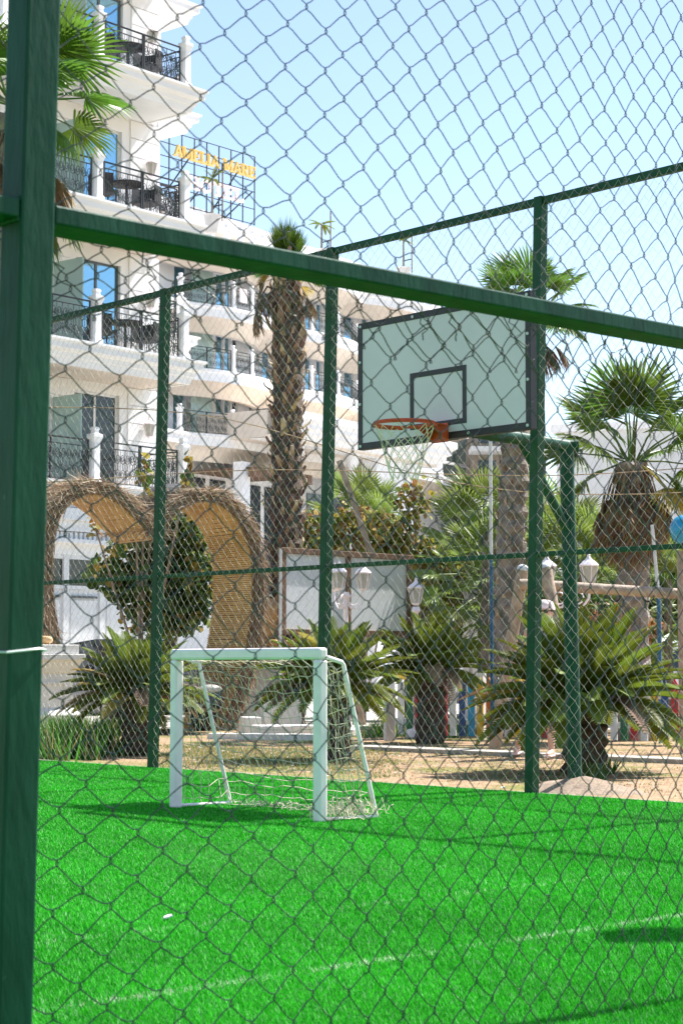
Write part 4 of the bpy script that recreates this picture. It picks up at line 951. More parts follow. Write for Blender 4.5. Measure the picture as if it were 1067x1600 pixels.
# low fan palm clumps
m_fanp = mat('pale fan frond', (0.19, 0.25, 0.05), 0.42, 0.25, 3, transl=0.4, objvar=0.3)
FANL = [fan_leaf(26, 0.6, 0.9, 1.9, 0.18, 50 + k, True, m_fanp) for k in range(3)]
def low_palm(px, py, d, n, s, lab, tr=0.0):
    h = Z(py, d); b = base_at(px, d); t = thing('low_fan_palm', lab, 'palm', b, rnd.uniform(0, 6), 'low fan palms in the planting')
    g = MB(); g.tube([(0, 0, -0.1), (0.02, 0, h * 0.5), (0, 0, h)], [0.09, 0.08, 0.07], 8); g.build('trunk', m_trunkg, t)
    for k in range(n + 10):
        a = k * 2.399; f = (k + 0.5) / (n + 10); place_leaf(FANL[k % 3], t, (0.05 * math.cos(a), 0.05 * math.sin(a), h * (1 - 0.35 * f) - 0.05), a, 1.35 - 2.0 * f + rnd.uniform(-.15, .15), rnd.uniform(-.5, .5), s * rnd.uniform(0.85, 1.1))
low_palm(752, 890, 32.5, 26, 0.85, 'low fan palm clump between the yellow-leaved shrub and the grey palm trunk')
low_palm(760, 830, 31, 24, 0.95, 'larger low fan palm just behind the grey palm trunk')
low_palm(905, 880, 30, 26, 0.9, 'low fan palm clump behind the hoop pole')
low_palm(855, 850, 34, 24, 0.95, 'pale low fan palm behind the paired white lanterns')
low_palm(565, 815, 36, 20, 0.85, 'low fan palm above the white board, beside the leaning timber')
low_palm(1045, 905, 31, 24, 0.9, 'low fan palm at the right edge behind the swing frame')
low_palm(950, 930, 34, 22, 0.9, 'small low fan palm beside the right-hand palm trunk')

# ------------------------------------------------------------------ cycads
def cycad_frond(seed, L=1.0, arch=0.3, m=m_cycad):
    q = random.Random(seed); g = MB(); n = 34
    def c(f): return Vector((L * f * (1 - 0.10 * f), 0, -arch * L * f ** 2.2 + 0.08 * f))
    g.tube([c(k / 8) for k in range(9)], [0.011 - 0.009 * k / 8 for k in range(9)], 4)
    for k in range(n):
        f = 0.10 + 0.9 * k / (n - 1); p = c(f); t = (c(min(f + .02, 1)) - c(f - .02)).normalized()
        ll = 0.17 * L * math.sin(PI * min(1, 0.12 + 0.86 * f) ** 0.8) ** 0.6 * q.uniform(0.9, 1.1) + 0.02
        for s in (-1, 1):
            d = (t * 0.62 + Vector((0, s, 0.0)) * 0.8 + Vector((0, 0, 0.42))).normalized(); wv = t * 0.0105 + Vector((0, 0, -0.003))
            g.add([p - wv, p + d * ll * 0.5 - wv * 1.0, p + d * ll + Vector((0, 0, -0.02)), p + d * ll * 0.5 + wv * 1.0, p + wv], [(0, 1, 2, 3, 4)])
    return g.mesh('frond', m)
CYF = [cycad_frond(k, 1.0, 0.10 + 0.09 * k) for k in range(4)]
CYD = [cycad_frond(8 + k, 1.0, 0.5 + 0.15 * k, m_fand) for k in range(2)] + [cycad_frond(12, 1.0, 0.3, m_fany)]
def cycad(px, d, top, width_px, lab, n=58, tr=0.2, rough=1.0):
    b = base_at(px, d); h = Z(top, d); R = width_px / F * d / 2 * 1.08; th = max(0.25, h - R * 0.86)
    t = thing('cycad', lab, 'cycad', b, rnd.uniform(0, 6), 'cycads planted along the fence')
    g = MB(); m = 10; g.tube([(0, 0, -0.05 + (th + 0.05) * k / m) for k in range(m + 1)], [tr * (1.1 if k % 2 else 0.9) for k in range(m + 1)], 14)
    for i, v in enumerate(g.v): g.v[i] = (v[0] + rnd.uniform(-1, 1) * 0.02, v[1] + rnd.uniform(-1, 1) * 0.02, v[2] + rnd.uniform(-1, 1) * 0.02)
    g.build('trunk', m_cyctrunk, t)
    for k in range(n):
        a = k * 2.399 + rnd.uniform(-.15, .15); f = (k + 0.5) / n
        pt_ = 1.35 - 1.42 * f ** 0.95 + rnd.uniform(-.1, .1)
        dry = rnd.random() < (0.14 if f > 0.6 else 0.03)
        place_leaf(CYD[k % 3] if dry else CYF[min(3, int(f * 4))], t, (0.07 * math.cos(a), 0.07 * math.sin(a), th), a, pt_, rnd.uniform(-.25, .25), R * rnd.uniform(0.88, 1.08))
    return t
cycad(214, 22.6, 985, 225, 'cycad in front of the heart arch, left of the goal', 84, 0.18)
cycad(522, 21.3, 968, 235, 'cycad directly behind the goal, below the white board', 84, 0.18)
cycad(672, 26.0, 962, 190, 'cycad with upright fronds and tall dark trunk right of the goal', 84, 0.2)
cycad(912, 18.7, 955, 325, 'largest cycad, spreading behind the hoop pole', 120, 0.22)

# ------------------------------------------------------------------ leafy shrubs
def leaf_cloud(blobs, n, size, cols, seed, flat=0.35):
    r = np.random.RandomState(seed); bl_ = np.array([b[:3] for b in blobs]); rr = np.array([b[3:6] for b in blobs]); wt = rr.prod(1) ** 0.67; wt /= wt.sum()
    idx = r.choice(len(blobs), n, p=wt); u = r.randn(n, 3); u /= np.linalg.norm(u, axis=1)[:, None]; u *= (r.rand(n, 1) ** 0.33) * (0.75 + 0.45 * r.rand(n, 1)); c = bl_[idx] + u * rr[idx]
    nm = r.randn(n, 3) + np.array([0, 0, flat]) + u * 0.6; nm /= np.linalg.norm(nm, axis=1)[:, None]
    t = np.cross(nm, r.randn(n, 3)); t /= np.linalg.norm(t, axis=1)[:, None]; b = np.cross(nm, t)
    s = size * (0.6 + 0.8 * r.rand(n, 1)); k = 7; v = np.zeros((n, k, 3))
    for j in range(k):
        a = 2 * PI * j / k; v[:, j] = c + t * (math.cos(a) * s) + b * (math.sin(a) * s * 0.82) + nm * s * 0.18 * (math.cos(2 * a))
    cs = np.array(cols); w_ = r.choice(len(cols), n); tint = cs[w_] * (0.75 + 0.5 * r.rand(n, 1))
    return v.reshape(-1, 3), k, tint
def shrub(name, lab, px, d, blobs_px, n, size, cols, seed, stems=6, cat='shrub', group=None):
    b = base_at(px, d); t = thing(name, lab, cat, b, 0, group); bl_ = []
    for (bx, by, rx, ry) in blobs_px:
        c = P(bx, by, d); bl_.append((c.x - b.x, rnd.uniform(-.2, .2), c.z, rx / F * d, rx / F * d * 0.8, ry / F * d))
    v, k, tint = leaf_cloud(bl_, n, size, cols, seed); o = ob('foliage', np_mesh('foliage', v, k, m_leaf, tint), t); tag(o, kind='stuff')
    for i in range(stems):
        c = bl_[i % len(bl_)]; x0 = rnd.uniform(-.12, .12)
        g = MB(); g.tube([(x0, rnd.uniform(-.1, .1), -0.05), (x0 + (c[0] - x0) * 0.35 + rnd.uniform(-.1, .1), c[1] * 0.4, c[2] * 0.45), (c[0], c[1], c[2]), (c[0] + rnd.uniform(-.2, .2) * c[3], c[1], c[2] + c[5] * 0.8)], [0.035, 0.028, 0.016, 0.006], 6); g.build('stem', m_log, t, smooth=True)
    return t
DG = [(0.045, 0.09, 0.015), (0.07, 0.13, 0.022), (0.10, 0.16, 0.03), (0.20, 0.25, 0.05), (0.17, 0.22, 0.06), (0.32, 0.22, 0.04)]
shrub('round_leaf_shrub', 'dark round-leaved shrub seen through the heart arch', 255, 33.5, [(265, 850, 62, 55), (215, 880, 62, 55), (300, 900, 55, 60), (250, 930, 75, 45), (180, 900, 40, 38), (290, 825, 42, 35), (255, 965, 62, 34), (300, 950, 36, 40)], 2600, 0.075, DG, 1, 5)
YB = [(0.16, 0.20, 0.04), (0.22, 0.22, 0.03), (0.34, 0.26, 0.05), (0.28, 0.13, 0.04), (0.10, 0.15, 0.03), (0.42, 0.30, 0.12), (0.34, 0.34, 0.06)]
shrub('yellow_leaf_shrub', 'yellow and brown leaved shrub right of the white board', 665, 33.6, [(690, 930, 55, 60), (640, 860, 50, 40), (600, 830, 45, 35), (680, 870, 45, 35), (645, 790, 32, 45), (715, 905, 30, 40)], 2100, 0.055, YB, 2, 10)
shrub('yellow_leaf_shrub', 'sparse rusty leaved shrub behind the top of the white board', 560, 34, [(500, 830, 40, 38), (560, 815, 45, 30), (520, 860, 50, 25), (470, 850, 26, 30), (610, 850, 40, 30)], 1100, 0.06, YB, 3, 7)
shrub('sapling', 'thin sapling with orange leaves above the notch of the heart arch', 222, 33.0, [(225, 750, 14, 36), (212, 800, 16, 34), (295, 740, 8, 36), (240, 790, 22, 20), (150, 825, 10, 22)], 90, 0.085, [(0.30, 0.24, 0.04), (0.34, 0.16, 0.03), (0.10, 0.16, 0.03)], 4, 5)
shrub('hibiscus_shrub', 'rusty flowering shrub behind the wooden swing beam', 930, 28.5, [(930, 970, 60, 30), (900, 945, 35, 20), (1000, 985, 40, 22), (965, 1000, 60, 25)], 1000, 0.055, [(0.40, 0.17, 0.06), (0.10, 0.16, 0.03), (0.34, 0.22, 0.14), (0.06, 0.10, 0.02)], 5, 5)
BG = [(0.08, 0.14, 0.03), (0.12, 0.19, 0.04), (0.17, 0.24, 0.06), (0.06, 0.10, 0.025)]
for k, (px, d, bl_, n) in enumerate(((700, 37, [(700, 940, 70, 70), (640, 960, 60, 60), (760, 950, 60, 60)], 2200), (830, 38, [(830, 960, 70, 70), (890, 960, 70, 60)], 2000), (980, 39, [(980, 950, 70, 70), (1050, 950, 70, 80)], 2000), (560, 39, [(540, 950, 70, 60), (600, 940, 60, 60), (480, 960, 50, 50)], 2000), (1120, 38, [(1100, 930, 70, 90)], 1400))):
    shrub('background_bush', ['dense green bush behind the picket fence below the low palms', 'dense green bush behind the person and largest cycad', 'dense green bush between right-hand palm trunk and parked car', 'dense green bush behind the white board legs', 'dense green bush outside the right edge'][k], px, d, bl_, n, 0.09, BG, 60 + k, 4, 'bush', 'bushes behind the playground')
# low ground cover under the cycads
def tufts(name, lab, pts, n, h, cols, seed, wd=0.006):
    r = np.random.RandomState(seed); P_ = np.array([(q.x, q.y) for q in pts]); 
    tri = r.dirichlet(np.ones(len(P_)) * 0.7, n); c = tri @ P_; ck = r.randint(0, max(2, n // 25), n); c = np.where(r.rand(n, 1) < 0.6, c[ck], c) + r.randn(n, 2) * 0.06; a = r.rand(n) * 2 * PI; hh = h * (0.4 + 0.9 * r.rand(n)); la = r.rand(n) * 2 * PI; ln = hh * (0.2 + 0.6 * r.rand(n))
    v = np.zeros((n, 3, 3)); ww = wd * (0.6 + 0.8 * r.rand(n)); z0 = np.full(n, -0.03)
    v[:, 0] = np.stack([c[:, 0] - np.cos(a) * ww, c[:, 1] - np.sin(a) * ww, z0], 1); v[:, 1] = np.stack([c[:, 0] + np.cos(a) * ww, c[:, 1] + np.sin(a) * ww, z0], 1); v[:, 2] = np.stack([c[:, 0] + np.cos(la) * ln, c[:, 1] + np.sin(la) * ln, hh - 0.03], 1)
    cs = np.array(cols); t = cs[r.choice(len(cols), n)] * (0.7 + 0.6 * r.rand(n, 1))
    return tag(ob(name, np_mesh(name, v.reshape(-1, 3), 3, m_leaf, t)), lab, 'grass', kind='stuff')
GR = [(0.06, 0.22, 0.02), (0.10, 0.28, 0.03), (0.04, 0.14, 0.02)]; DR = [(0.42, 0.33, 0.18), (0.34, 0.30, 0.12), (0.48, 0.37, 0.22), (0.30, 0.28, 0.10)]
tufts('long_grass', 'long green grass along the fence below the pedestal at left', [G(40, 1188), G(40, 1150), G(140, 1186), G(150, 1152), G(225, 1176)], 1500, 0.40, GR + [(0.03, 0.08, 0.015), (0.25, 0.22, 0.08)], 1, 0.016)
tufts('dry_grass', 'short dry grass on the earth strip behind the goal', [G(240, 1195), G(250, 1160), G(620, 1212), G(640, 1165)], 14000, 0.03, DR[:2] + [(0.22, 0.26, 0.06), (0.16, 0.24, 0.04)], 2)
tufts('dry_grass', 'sparse dry grass on the earth strip right of the goal', [G(600, 1215), G(640, 1160), G(1067, 1240), G(1080, 1170)], 3000, 0.022, DR, 3)
tufts('weeds', 'green weeds at the foot of the cycad trunks and pickets', [G(560, 1150), G(600, 1140), G(720, 1150), G(740, 1138)], 2600, 0.22, GR + DR[:1], 4, 0.012)
tufts('weeds', 'green weeds beside the foot of the hoop pole', [G(920, 1215), G(950, 1205), G(935, 1190)], 110, 0.17, [(0.05, 0.11, 0.02), (0.09, 0.15, 0.03)], 5, 0.016)
# fallen leaves on the earth
def crumbs():
    r = np.random.RandomState(9); n = 1500; A = np.array([[q.x, q.y] for q in (G(250, 1190), G(250, 1160), G(1067, 1235), G(1067, 1170))]); c = r.dirichlet(np.ones(4) * 0.8, n) @ A
    v = np.zeros((n, 4, 3)); s = 0.012 + 0.022 * r.rand(n); a = r.rand(n) * 6.3
    for j in range(4):
        v[:, j, 0] = c[:, 0] + np.cos(a + j * PI / 2) * s; v[:, j, 1] = c[:, 1] + np.sin(a + j * PI / 2) * s * 0.8; v[:, j, 2] = -0.02 + 0.012 * r.rand(n)
    t = np.array([(0.22, 0.13, 0.07), (0.34, 0.26, 0.16), (0.15, 0.09, 0.05), (0.40, 0.36, 0.30)])[r.choice(4, n)]
    return np_mesh('fallen_leaves', v.reshape(-1, 3), 4, m_straw, t)
tag(ob('fallen_leaves', crumbs()), 'small fallen leaves and crumbs scattered on the bare earth', 'leaf litter', kind='stuff')

# ------------------------------------------------------------------ heart arch
HAx = Vector((0.82, 0.572)).normalized(); HO = base_at(240, 30.4); HN = Vector((-HAx.y, HAx.x))
def on_heart(px, py):
    r = ray(px, py); d2 = Vector((r.x, r.y)); nrm = HN; t = (Vector((HO.x, HO.y))).dot(nrm) / d2.dot(nrm)
    p = Vector((0, 0, CAMH)) + r * t; return ((Vector((p.x, p.y)) - Vector((HO.x, HO.y))).dot(HAx), p.z)
hp = [(118, 1150), (104, 1060), (93, 1000), (85, 940), (82, 880), (88, 830), (102, 796), (128, 776), (158, 773), (188, 788), (216, 814), (242, 842), (266, 812), (292, 792), (325, 783), (355, 795), (380, 826), (394, 872), (396, 930), (390, 990), (378, 1050), (362, 1100), (342, 1150)]
hc = [on_heart(*q) for q in hp]; hc[0] = (hc[0][0], -0.05); hc[-1] = (hc[-1][0], -0.05)
# resample with smooth interpolation, keeping the notch sharp
def cr(pts, n):
    outp = []
    for i in range(len(pts) - 1):
        p0, p1, p2, p3 = [Vector(pts[max(0, min(len(pts) - 1, i + k))]) for k in (-1, 0, 1, 2)]
        for k in range(n):
            t = k / n; outp.append(0.5 * ((2 * p1) + (p2 - p0) * t + (2 * p0 - 5 * p1 + 4 * p2 - p3) * t * t + (3 * p1 - p0 - 3 * p2 + p3) * t ** 3))
    outp.append(Vector(pts[-1])); return outp
lc = cr(hc[:12], 5); rc_ = cr(hc[11:], 5)
heart = thing('heart_arch', 'large heart-shaped straw arch lined with woven reed matting', 'arch', HO, rz_of(HAx))
HL = 1.3; TH = 0.20
def offs(curve, d):
    o2 = []
    for i, p in enumerate(curve):
        t = (curve[min(i + 1, len(curve) - 1)] - curve[max(i - 1, 0)]).normalized(); nrm = Vector((-t.y, t.x)); o2.append(p + nrm * d)
    return o2
m_thatch = mat('thatch core', (0.24, 0.15, 0.085), 0.95, 0.35, 14, bump=0.8, bscale=40)
m_reed = mat('woven reed', (0.60, 0.34, 0.12), 0.7, 0.3, 3, col2=(0.78, 0.50, 0.22), bump=0.3, bscale=60, objvar=0.1)
SV = []; ST = []; rs_ = np.random.RandomState(5)
for curve in (lc, rc_):
    oc = offs(curve, TH); n = len(curve); g = MB()
    vs = []
    for y in (0, HL):
        vs += [(p.x, y, p.y) for p in curve] + [(p.x, y, p.y) for p in oc]
    fs = []
    for i in range(n - 1):
        fs += [(i, i + 1, n + i + 1, n + i), (2 * n + i, 3 * n + i, 3 * n + i + 1, 2 * n + i + 1), (n + i, n + i + 1, 3 * n + i + 1, 3 * n + i), (i, 2 * n + i, 2 * n + i + 1, i + 1)]
    g.add(vs, fs); g.build('thatch_shell', m_thatch, heart)
    # reeds
    g = MB(); L = [0]
    for i in range(1, n): L.append(L[-1] + (curve[i] - curve[i - 1]).length)
    k = int(L[-1] / 0.034); ic = offs(curve, -0.014)
    for j in range(k):
        t = (j + 0.5) / k * L[-1]; i = max(1, next(q for q in range(1, n) if L[q] >= t)); f = (t - L[i - 1]) / (L[i] - L[i - 1]); p = ic[i - 1].lerp(ic[i], f)
        g.tube([(p.x + rs_.randn() * 0.003, 0.02 + rs_.rand() * 0.03, p.y), (p.x, HL * 0.5, p.y + rs_.randn() * 0.003), (p.x + rs_.randn() * 0.003, HL - 0.02, p.y)], 0.0155, 5)
    tag(g.build('reed_mat', m_reed, heart, smooth=True), kind='stuff')
    # straw
    N_ = 5200
    for j in range(N_):
        t = rs_.rand() * L[-1]; i = max(1, min(n - 1, int(np.searchsorted(L, t)))); f = (t - L[i - 1]) / max(L[i] - L[i - 1], 1e-6)
        mode = rs_.rand(); 
        if mode < 0.55: p2_ = oc[i - 1].lerp(oc[i], f); y = rs_.rand() * HL; off = rs_.rand() * 0.05
        else:
            q = rs_.rand(); a2, b2 = curve[i - 1].lerp(curve[i], f), oc[i - 1].lerp(oc[i], f); p2_ = a2.lerp(b2, q * 1.15); y = -rs_.rand() * 0.07; off = 0
        tg = (curve[i] - curve[i - 1]).normalized(); nr = Vector((-tg.y, tg.x))
        sgn = -1 if tg.y > 0 else 1                                    # straws hang down along the curve
        d3 = np.array([tg.x * sgn, 0, tg.y * sgn]) + rs_.randn(3) * 0.33 + np.array([nr.x, 0, nr.y]) * rs_.rand() * 0.35; d3 /= np.linalg.norm(d3)
        ln = 0.14 + 0.26 * rs_.rand(); c = np.array([p2_.x + nr.x * off, y, p2_.y + nr.y * off]); sd = np.cross(d3, rs_.randn(3)); sd /= np.linalg.norm(sd); w2 = 0.0075
        SV += [c - sd * w2, c + sd * w2, c + d3 * ln]; ST.append(np.array([(0.36, 0.25, 0.16), (0.46, 0.34, 0.23), (0.24, 0.15, 0.09), (0.55, 0.43, 0.31)][rs_.randint(4)]) * (0.8 + 0.4 * rs_.rand()))
tag(ob('straw', np_mesh('straw', np.array(SV), 3, m_straw, np.array(ST)), heart), kind='stuff')

# ------------------------------------------------------------------ pedestals with lion statues
def remesh(o, vox, sm=6):
    r = o.modifiers.new('remesh', 'REMESH'); r.mode = 'VOXEL'; r.voxel_size = vox; r.use_smooth_shade = True
    s_ = o.modifiers.new('smooth', 'SMOOTH'); s_.factor = 0.5; s_.iterations = sm; return o
def pedestal(loc, rz, lab, w_=1.0, h=1.28):
    t = thing('stone_pedestal', lab, 'pedestal', loc, rz, 'stone pedestals flanking the heart arch'); a = w_ / 2 * 1.414
    g = MB(); g.lathe([(a * 1.12, -0.05), (a * 1.12, 0.10), (a * 1.06, 0.14), (a * 1.06, 0.30), (a * 0.98, 0.34), (a * 0.86, 0.40)], 4, (0, 0, 0), True); g.build('plinth', m_stone, t, bevel=0.012)
    g = MB(); g.lathe([(a * 0.84, 0.40), (a * 0.82, h - 0.36)], 4, (0, 0, 0), True); g.build('shaft', m_stone, t)
    g = MB(); g.lathe([(a * 0.86, h - 0.36), (a * 0.92, h - 0.30), (a * 1.02, h - 0.20), (a * 1.10, h - 0.16), (a * 1.10, h - 0.08)], 4, (0, 0, 0), True); g.build('cap', m_stone, t, bevel=0.01)
    g = MB(); g.lathe([(a * 0.95, h - 0.078), (a * 0.95, h + 0.06)], 4, (0, 0, 0), True); g.build('top_block', m_stone, t, bevel=0.01)
    for sx, sy in ((0, -1), (-1, 0), (1, 0), (0, 1)):
        g = MB(); ww = w_ * 0.56; k = w_ * 0.41
        for q in (-1, 1): g.box((sx * (k + .012) + (q * ww / 2 if sy else 0), sy * (k + .012) + (q * ww / 2 if sx else 0), h * 0.42), (0.03, 0.03, h * 0.34))
        g.box((sx * (k + .012), sy * (k + .012), h * 0.60), ((ww + 0.03) if sy else 0.03, 0.03 if sy else ww + 0.03, 0.03)); g.build('panel_moulding', m_stone, t)
    return h + 0.06
def lion(loc, rz, lab):
    t = thing('lion_statue', lab, 'statue', loc, rz, 'lion statues on the pedestals')
    g = MB()
    g.ball((0.0, 0, 0.30), (0.48, 0.20, 0.22)); g.ball((-0.30, 0.0, 0.30), (0.26, 0.24, 0.27)); g.ball((0.34, 0, 0.40), (0.22, 0.22, 0.28)); g.ball((0.44, 0, 0.62), (0.20, 0.21, 0.24)); g.ball((0.56, 0, 0.66), (0.13, 0.12, 0.13)); g.ball((0.67, 0, 0.62), (0.08, 0.07, 0.07))
    for s in (-1, 1):
        g.ball((-0.32, s * 0.20, 0.22), (0.24, 0.10, 0.20)); g.tube([(-0.30, s * 0.24, 0.08), (-0.02, s * 0.26, 0.06)], [0.075, 0.06], 10); g.ball((0.0, s * 0.26, 0.06), (0.09, 0.06, 0.06))
        g.tube([(0.30, s * 0.15, 0.30), (0.36, s * 0.17, 0.10), (0.72, s * 0.17, 0.07)], [0.10, 0.08, 0.065], 10); g.ball((0.76, s * 0.17, 0.07), (0.10, 0.075, 0.065)); g.ball((0.44, s * 0.14, 0.84), (0.05, 0.03, 0.05))
    g.tube([(-0.5, 0, 0.3), (-0.62, 0.1, 0.15), (-0.5, 0.3, 0.08), (-0.25, 0.36, 0.06)], [0.04, 0.035, 0.03, 0.035], 8)
    remesh(g.build('body', m_lion, t, smooth=True), 0.02, 4)
pl_ = base_at(58, 28.4); hp_ = pedestal(pl_, 0.55, 'white stone pedestal left of the heart arch, beside the near post')
lion((pl_.x - 0.58, pl_.y, hp_), -0.45, 'sandstone lion statue on the left pedestal, only its paws showing')
pr_ = base_at(404, 33.0); pedestal(pr_, 0.55, 'white stone pedestal right of the heart arch, partly shaded')
lion((pr_.x - 0.12, pr_.y, hp_), -0.75, 'sandstone lion statue behind the right side of the heart arch')
# stone blocks and slabs in front of the right pedestal
def block(px0, px1, py0, py1, d, dep, lab, nm='stone_block'):
    x0, x1 = X(px0, d), X(px1, d); z0, z1 = max(-0.02, Z(py1, d)), Z(py0, d)
    g = MB(); g.box((0, 0, (z1 - z0) / 2), (x1 - x0, dep, z1 - z0)); o = g.build(nm, m_stone, None, bevel=0.015, loc=((x0 + x1) / 2, d, z0), rot=(0, 0, 0.3)); tag(o, lab, 'stone block', 'loose stone blocks by the arch'); return o
block(406, 466, 1084, 1142, 29.5, 0.5, 'pale square stone block behind the left goal support')
block(398, 488, 1133, 1156, 28.2, 0.6, 'flat pale stone slab lying on the grass behind the goal')
block(378, 404, 1120, 1150, 28.8, 0.4, 'small pale stone block next to the heart arch foot')
block(526, 546, 1100, 1160, 26.0, 0.2, 'upright white stone marker behind the goal net')
block(600, 616, 1085, 1160, 26.6, 0.12, 'slim white stone marker left of the tall-trunked cycad')
block(404, 430, 930, 1130, 37.0, 0.5, 'tall white stone gatepost behind the right side of the arch')
block(728, 742, 930, 1130, 36.0, 0.45, 'white stone gatepost behind the yellow-leaved shrub')

# ------------------------------------------------------------------ notice board
BA = Vector((0.70, 0.714)).normalized(); BO = base_at(441, 30.0); bs = lambda px: s_on(px, BO, BA); bwid = bs(638)
nb = thing('notice_board', 'blank white two-panel board in a brown timber frame behind the cycads', 'notice board', BO, rz_of(BA)); nz0, nz1 = Z(987, 30.0), Z(860, 30.0)
for x in (0.0, bwid / 2, bwid):
    g = MB(); g.bb(x - 0.05, x + 0.05, -0.04, 0.06, -0.1, nz1 - 0.05 if x else nz1 - 0.05); g.build('post', m_brown, nb, bevel=0.006)
for z in (nz0, nz1):
    g = MB(); g.bb(-0.06, bwid + 0.06, -0.05, 0.07, z - 0.045, z + 0.045); g.build('frame_rail', m_brown, nb, bevel=0.006)
m_panel = mat('white notice panel', (0.72, 0.74, 0.76), 0.35, 0.04, 1.5)
for a, b in ((0.05, bwid / 2 - 0.05), (bwid / 2 + 0.05, bwid - 0.05)):
    g = MB(); g.bb(a, b, 0.0, 0.02, nz0 + 0.045, nz1 - 0.045); g.build('panel', m_panel, nb)
g = MB(); g.tube([(-0.14, -0.1, -0.05), (-0.14, -0.1, nz1 + 0.02)], 0.022, 8); g.build('conduit', m_pole, nb, smooth=True)

# ------------------------------------------------------------------ street lanterns
def street_lamp(px, d, py, arms, lab, s=1.0, rot=0.0):
    b = base_at(px, d); h = Z(py, d); t = thing('lamp_post', lab, 'lamp post', b, rot, 'white lantern lamp posts')
    g = MB(); g.lathe([(0.16, -0.02), (0.16, 0.08), (0.10, 0.14), (0.07, 0.35), (0.085, 0.38), (0.05, 0.44), (0.042, h * 0.6), (0.06, h * 0.6 + 0.03), (0.042, h * 0.6 + 0.06), (0.036, h - 0.1), (0.07, h - 0.06), (0.05, h)], 12); g.build('post', m_whitepaint, t, smooth=True)
    for k in range(arms):
        a = 2 * PI * k / arms; R = 0.42 * s if arms > 1 else 0
        ca, sa = math.cos(a), math.sin(a)
        if arms > 1:
            g = MB(); g.tube([(ca * r, sa * r, h - 0.12 + z) for r, z in ((0.0, 0.0), (R * 0.3, -0.12), (R * 0.7, -0.12), (R, 0.0), (R, 0.14))], 0.016, 6)
            g.tube([(ca * (R * 0.45 + 0.08 * math.cos(q)), sa * (R * 0.45 + 0.08 * math.cos(q)), h - 0.12 + 0.08 * math.sin(q)) for q in [k2 * 0.7 for k2 in range(9)]], 0.010, 5); g.build('arm', m_whitepaint, t, smooth=True)
        o = ob('lantern', LFR, t, (ca * R, sa * R, h + 0.02), None, 0, s); ob('lantern_glass', LGL, o)
street_lamp(540, 28.5, 925, 3, 'white three-armed lamp post in front of the notice board', 0.64, 0.15)
street_lamp(650, 28.0, 948, 1, 'single white lantern lamp post at the right end of the notice board', 0.62)
street_lamp(735, 33.0, 945, 1, 'white lantern lamp post half hidden in the yellow-leaved shrub', 0.8)
street_lamp(888, 24.5, 920, 2, 'white twin-lantern lamp post behind the hoop pole', 0.66, -0.35)

# ------------------------------------------------------------------ swing frame
sw = thing('swing_frame', 'wooden log swing frame behind the largest cycad', 'swing', base_at(835, 23.0), 0)
so = base_at(835, 23.0)
L_ = lambda px, py, d: P(px, py, d) - so
apex = L_(836, 915, 23.0)
for a, b, r in ((L_(816, 890, 23.1), Vector((L_(772, 1172, 23.4).x, 0.5, -0.05)), 0.075), (L_(852, 888, 22.9), Vector((L_(905, 1172, 22.6).x, -0.5, -0.05)), 0.075)):
    g = MB(); g.tube([a, a.lerp(b, 0.5), b], r, 12); g.build('leg', m_log, sw, smooth=True)
    g = MB(); g.ball(a + Vector((0, 0, 0.0)), (r, r, r * 0.9)); g.build('end_cap', m_pole, sw, smooth=True)
eb = L_(1062, 931, 23.2)
g = MB(); g.tube([apex + Vector((-0.2, 0, 0.02)), eb + Vector((0.4, 0, 0))], 0.066, 12); g.build('beam', m_log, sw, smooth=True)
g = MB(); x9 = L_(1062, 1000, 23.4).x; g.tube([(x9, 0.05, -0.1), (x9, 0.05, L_(1062, 862, 23.2).z)], 0.09, 12); g.build('upright', m_log, sw, smooth=True)
for px in (960, 1012):
    c = L_(px, 931, 23.1); g = MB(); g.tube([(c.x + 0.07 * math.cos(q), c.y + 0.072 * math.sin(q) * 0.2, c.z + 0.074 * math.sin(q)) for q in [k * 0.63 for k in range(11)]], 0.012, 6); g.build('shackle', m_black, sw)
bp_ = P(1069, 828, 23.4); g = MB(); g.ball((0, 0, 0), 0.19, 20, 14); o = g.build('blue_globe', mat('blue gloss', (0.02, 0.28, 0.50), 0.3, 0.05, 3), None, smooth=True, loc=bp_); 
tag(o, 'glossy blue globe on top of the thick wooden post at the right edge', 'globe')

# thin poles
for px, d, top, lab, zb in ((768, 27.0, 690, 'slim white pole with blue lower half in front of the grey palm trunk', 875), (1030, 26.0, 640, 'slim white pole with blue lower half near the right edge', 935)):
    t = thing('slim_pole', lab, 'pole', base_at(px, d), 0, 'slim poles in the playground'); zz = Z(zb, d); h = Z(top, d) if px < 900 else Z(820, d)
    g = MB(); g.tube([(0, 0, zz), (0.0 if px < 900 else -0.08, 0, h)], 0.024 if px < 900 else 0.024, 8); g.build('upper_tube', m_pole, t, smooth=True)
    g = MB(); g.tube([(0, 0, -0.1), (0, 0, zz)], 0.026 if px < 900 else 0.03, 8); g.build('lower_tube', m_blue, t, smooth=True)
# leaning timber above the board
a, b = P(530, 720, 33), P(585, 880, 33); g = MB(); g.bar(Vector((0, 0, 0)), a - b, 0.12, 0.10); c2 = b + (b - a) * 1.05
g = MB(); g.bar(Vector((0, 0, 0)), a - c2, 0.13, 0.10); tag(g.build('leaning_timber', m_log, None, loc=(c2.x, c2.y, max(c2.z, 0.0))), 'long grey timber leaning behind the notice board', 'timber')
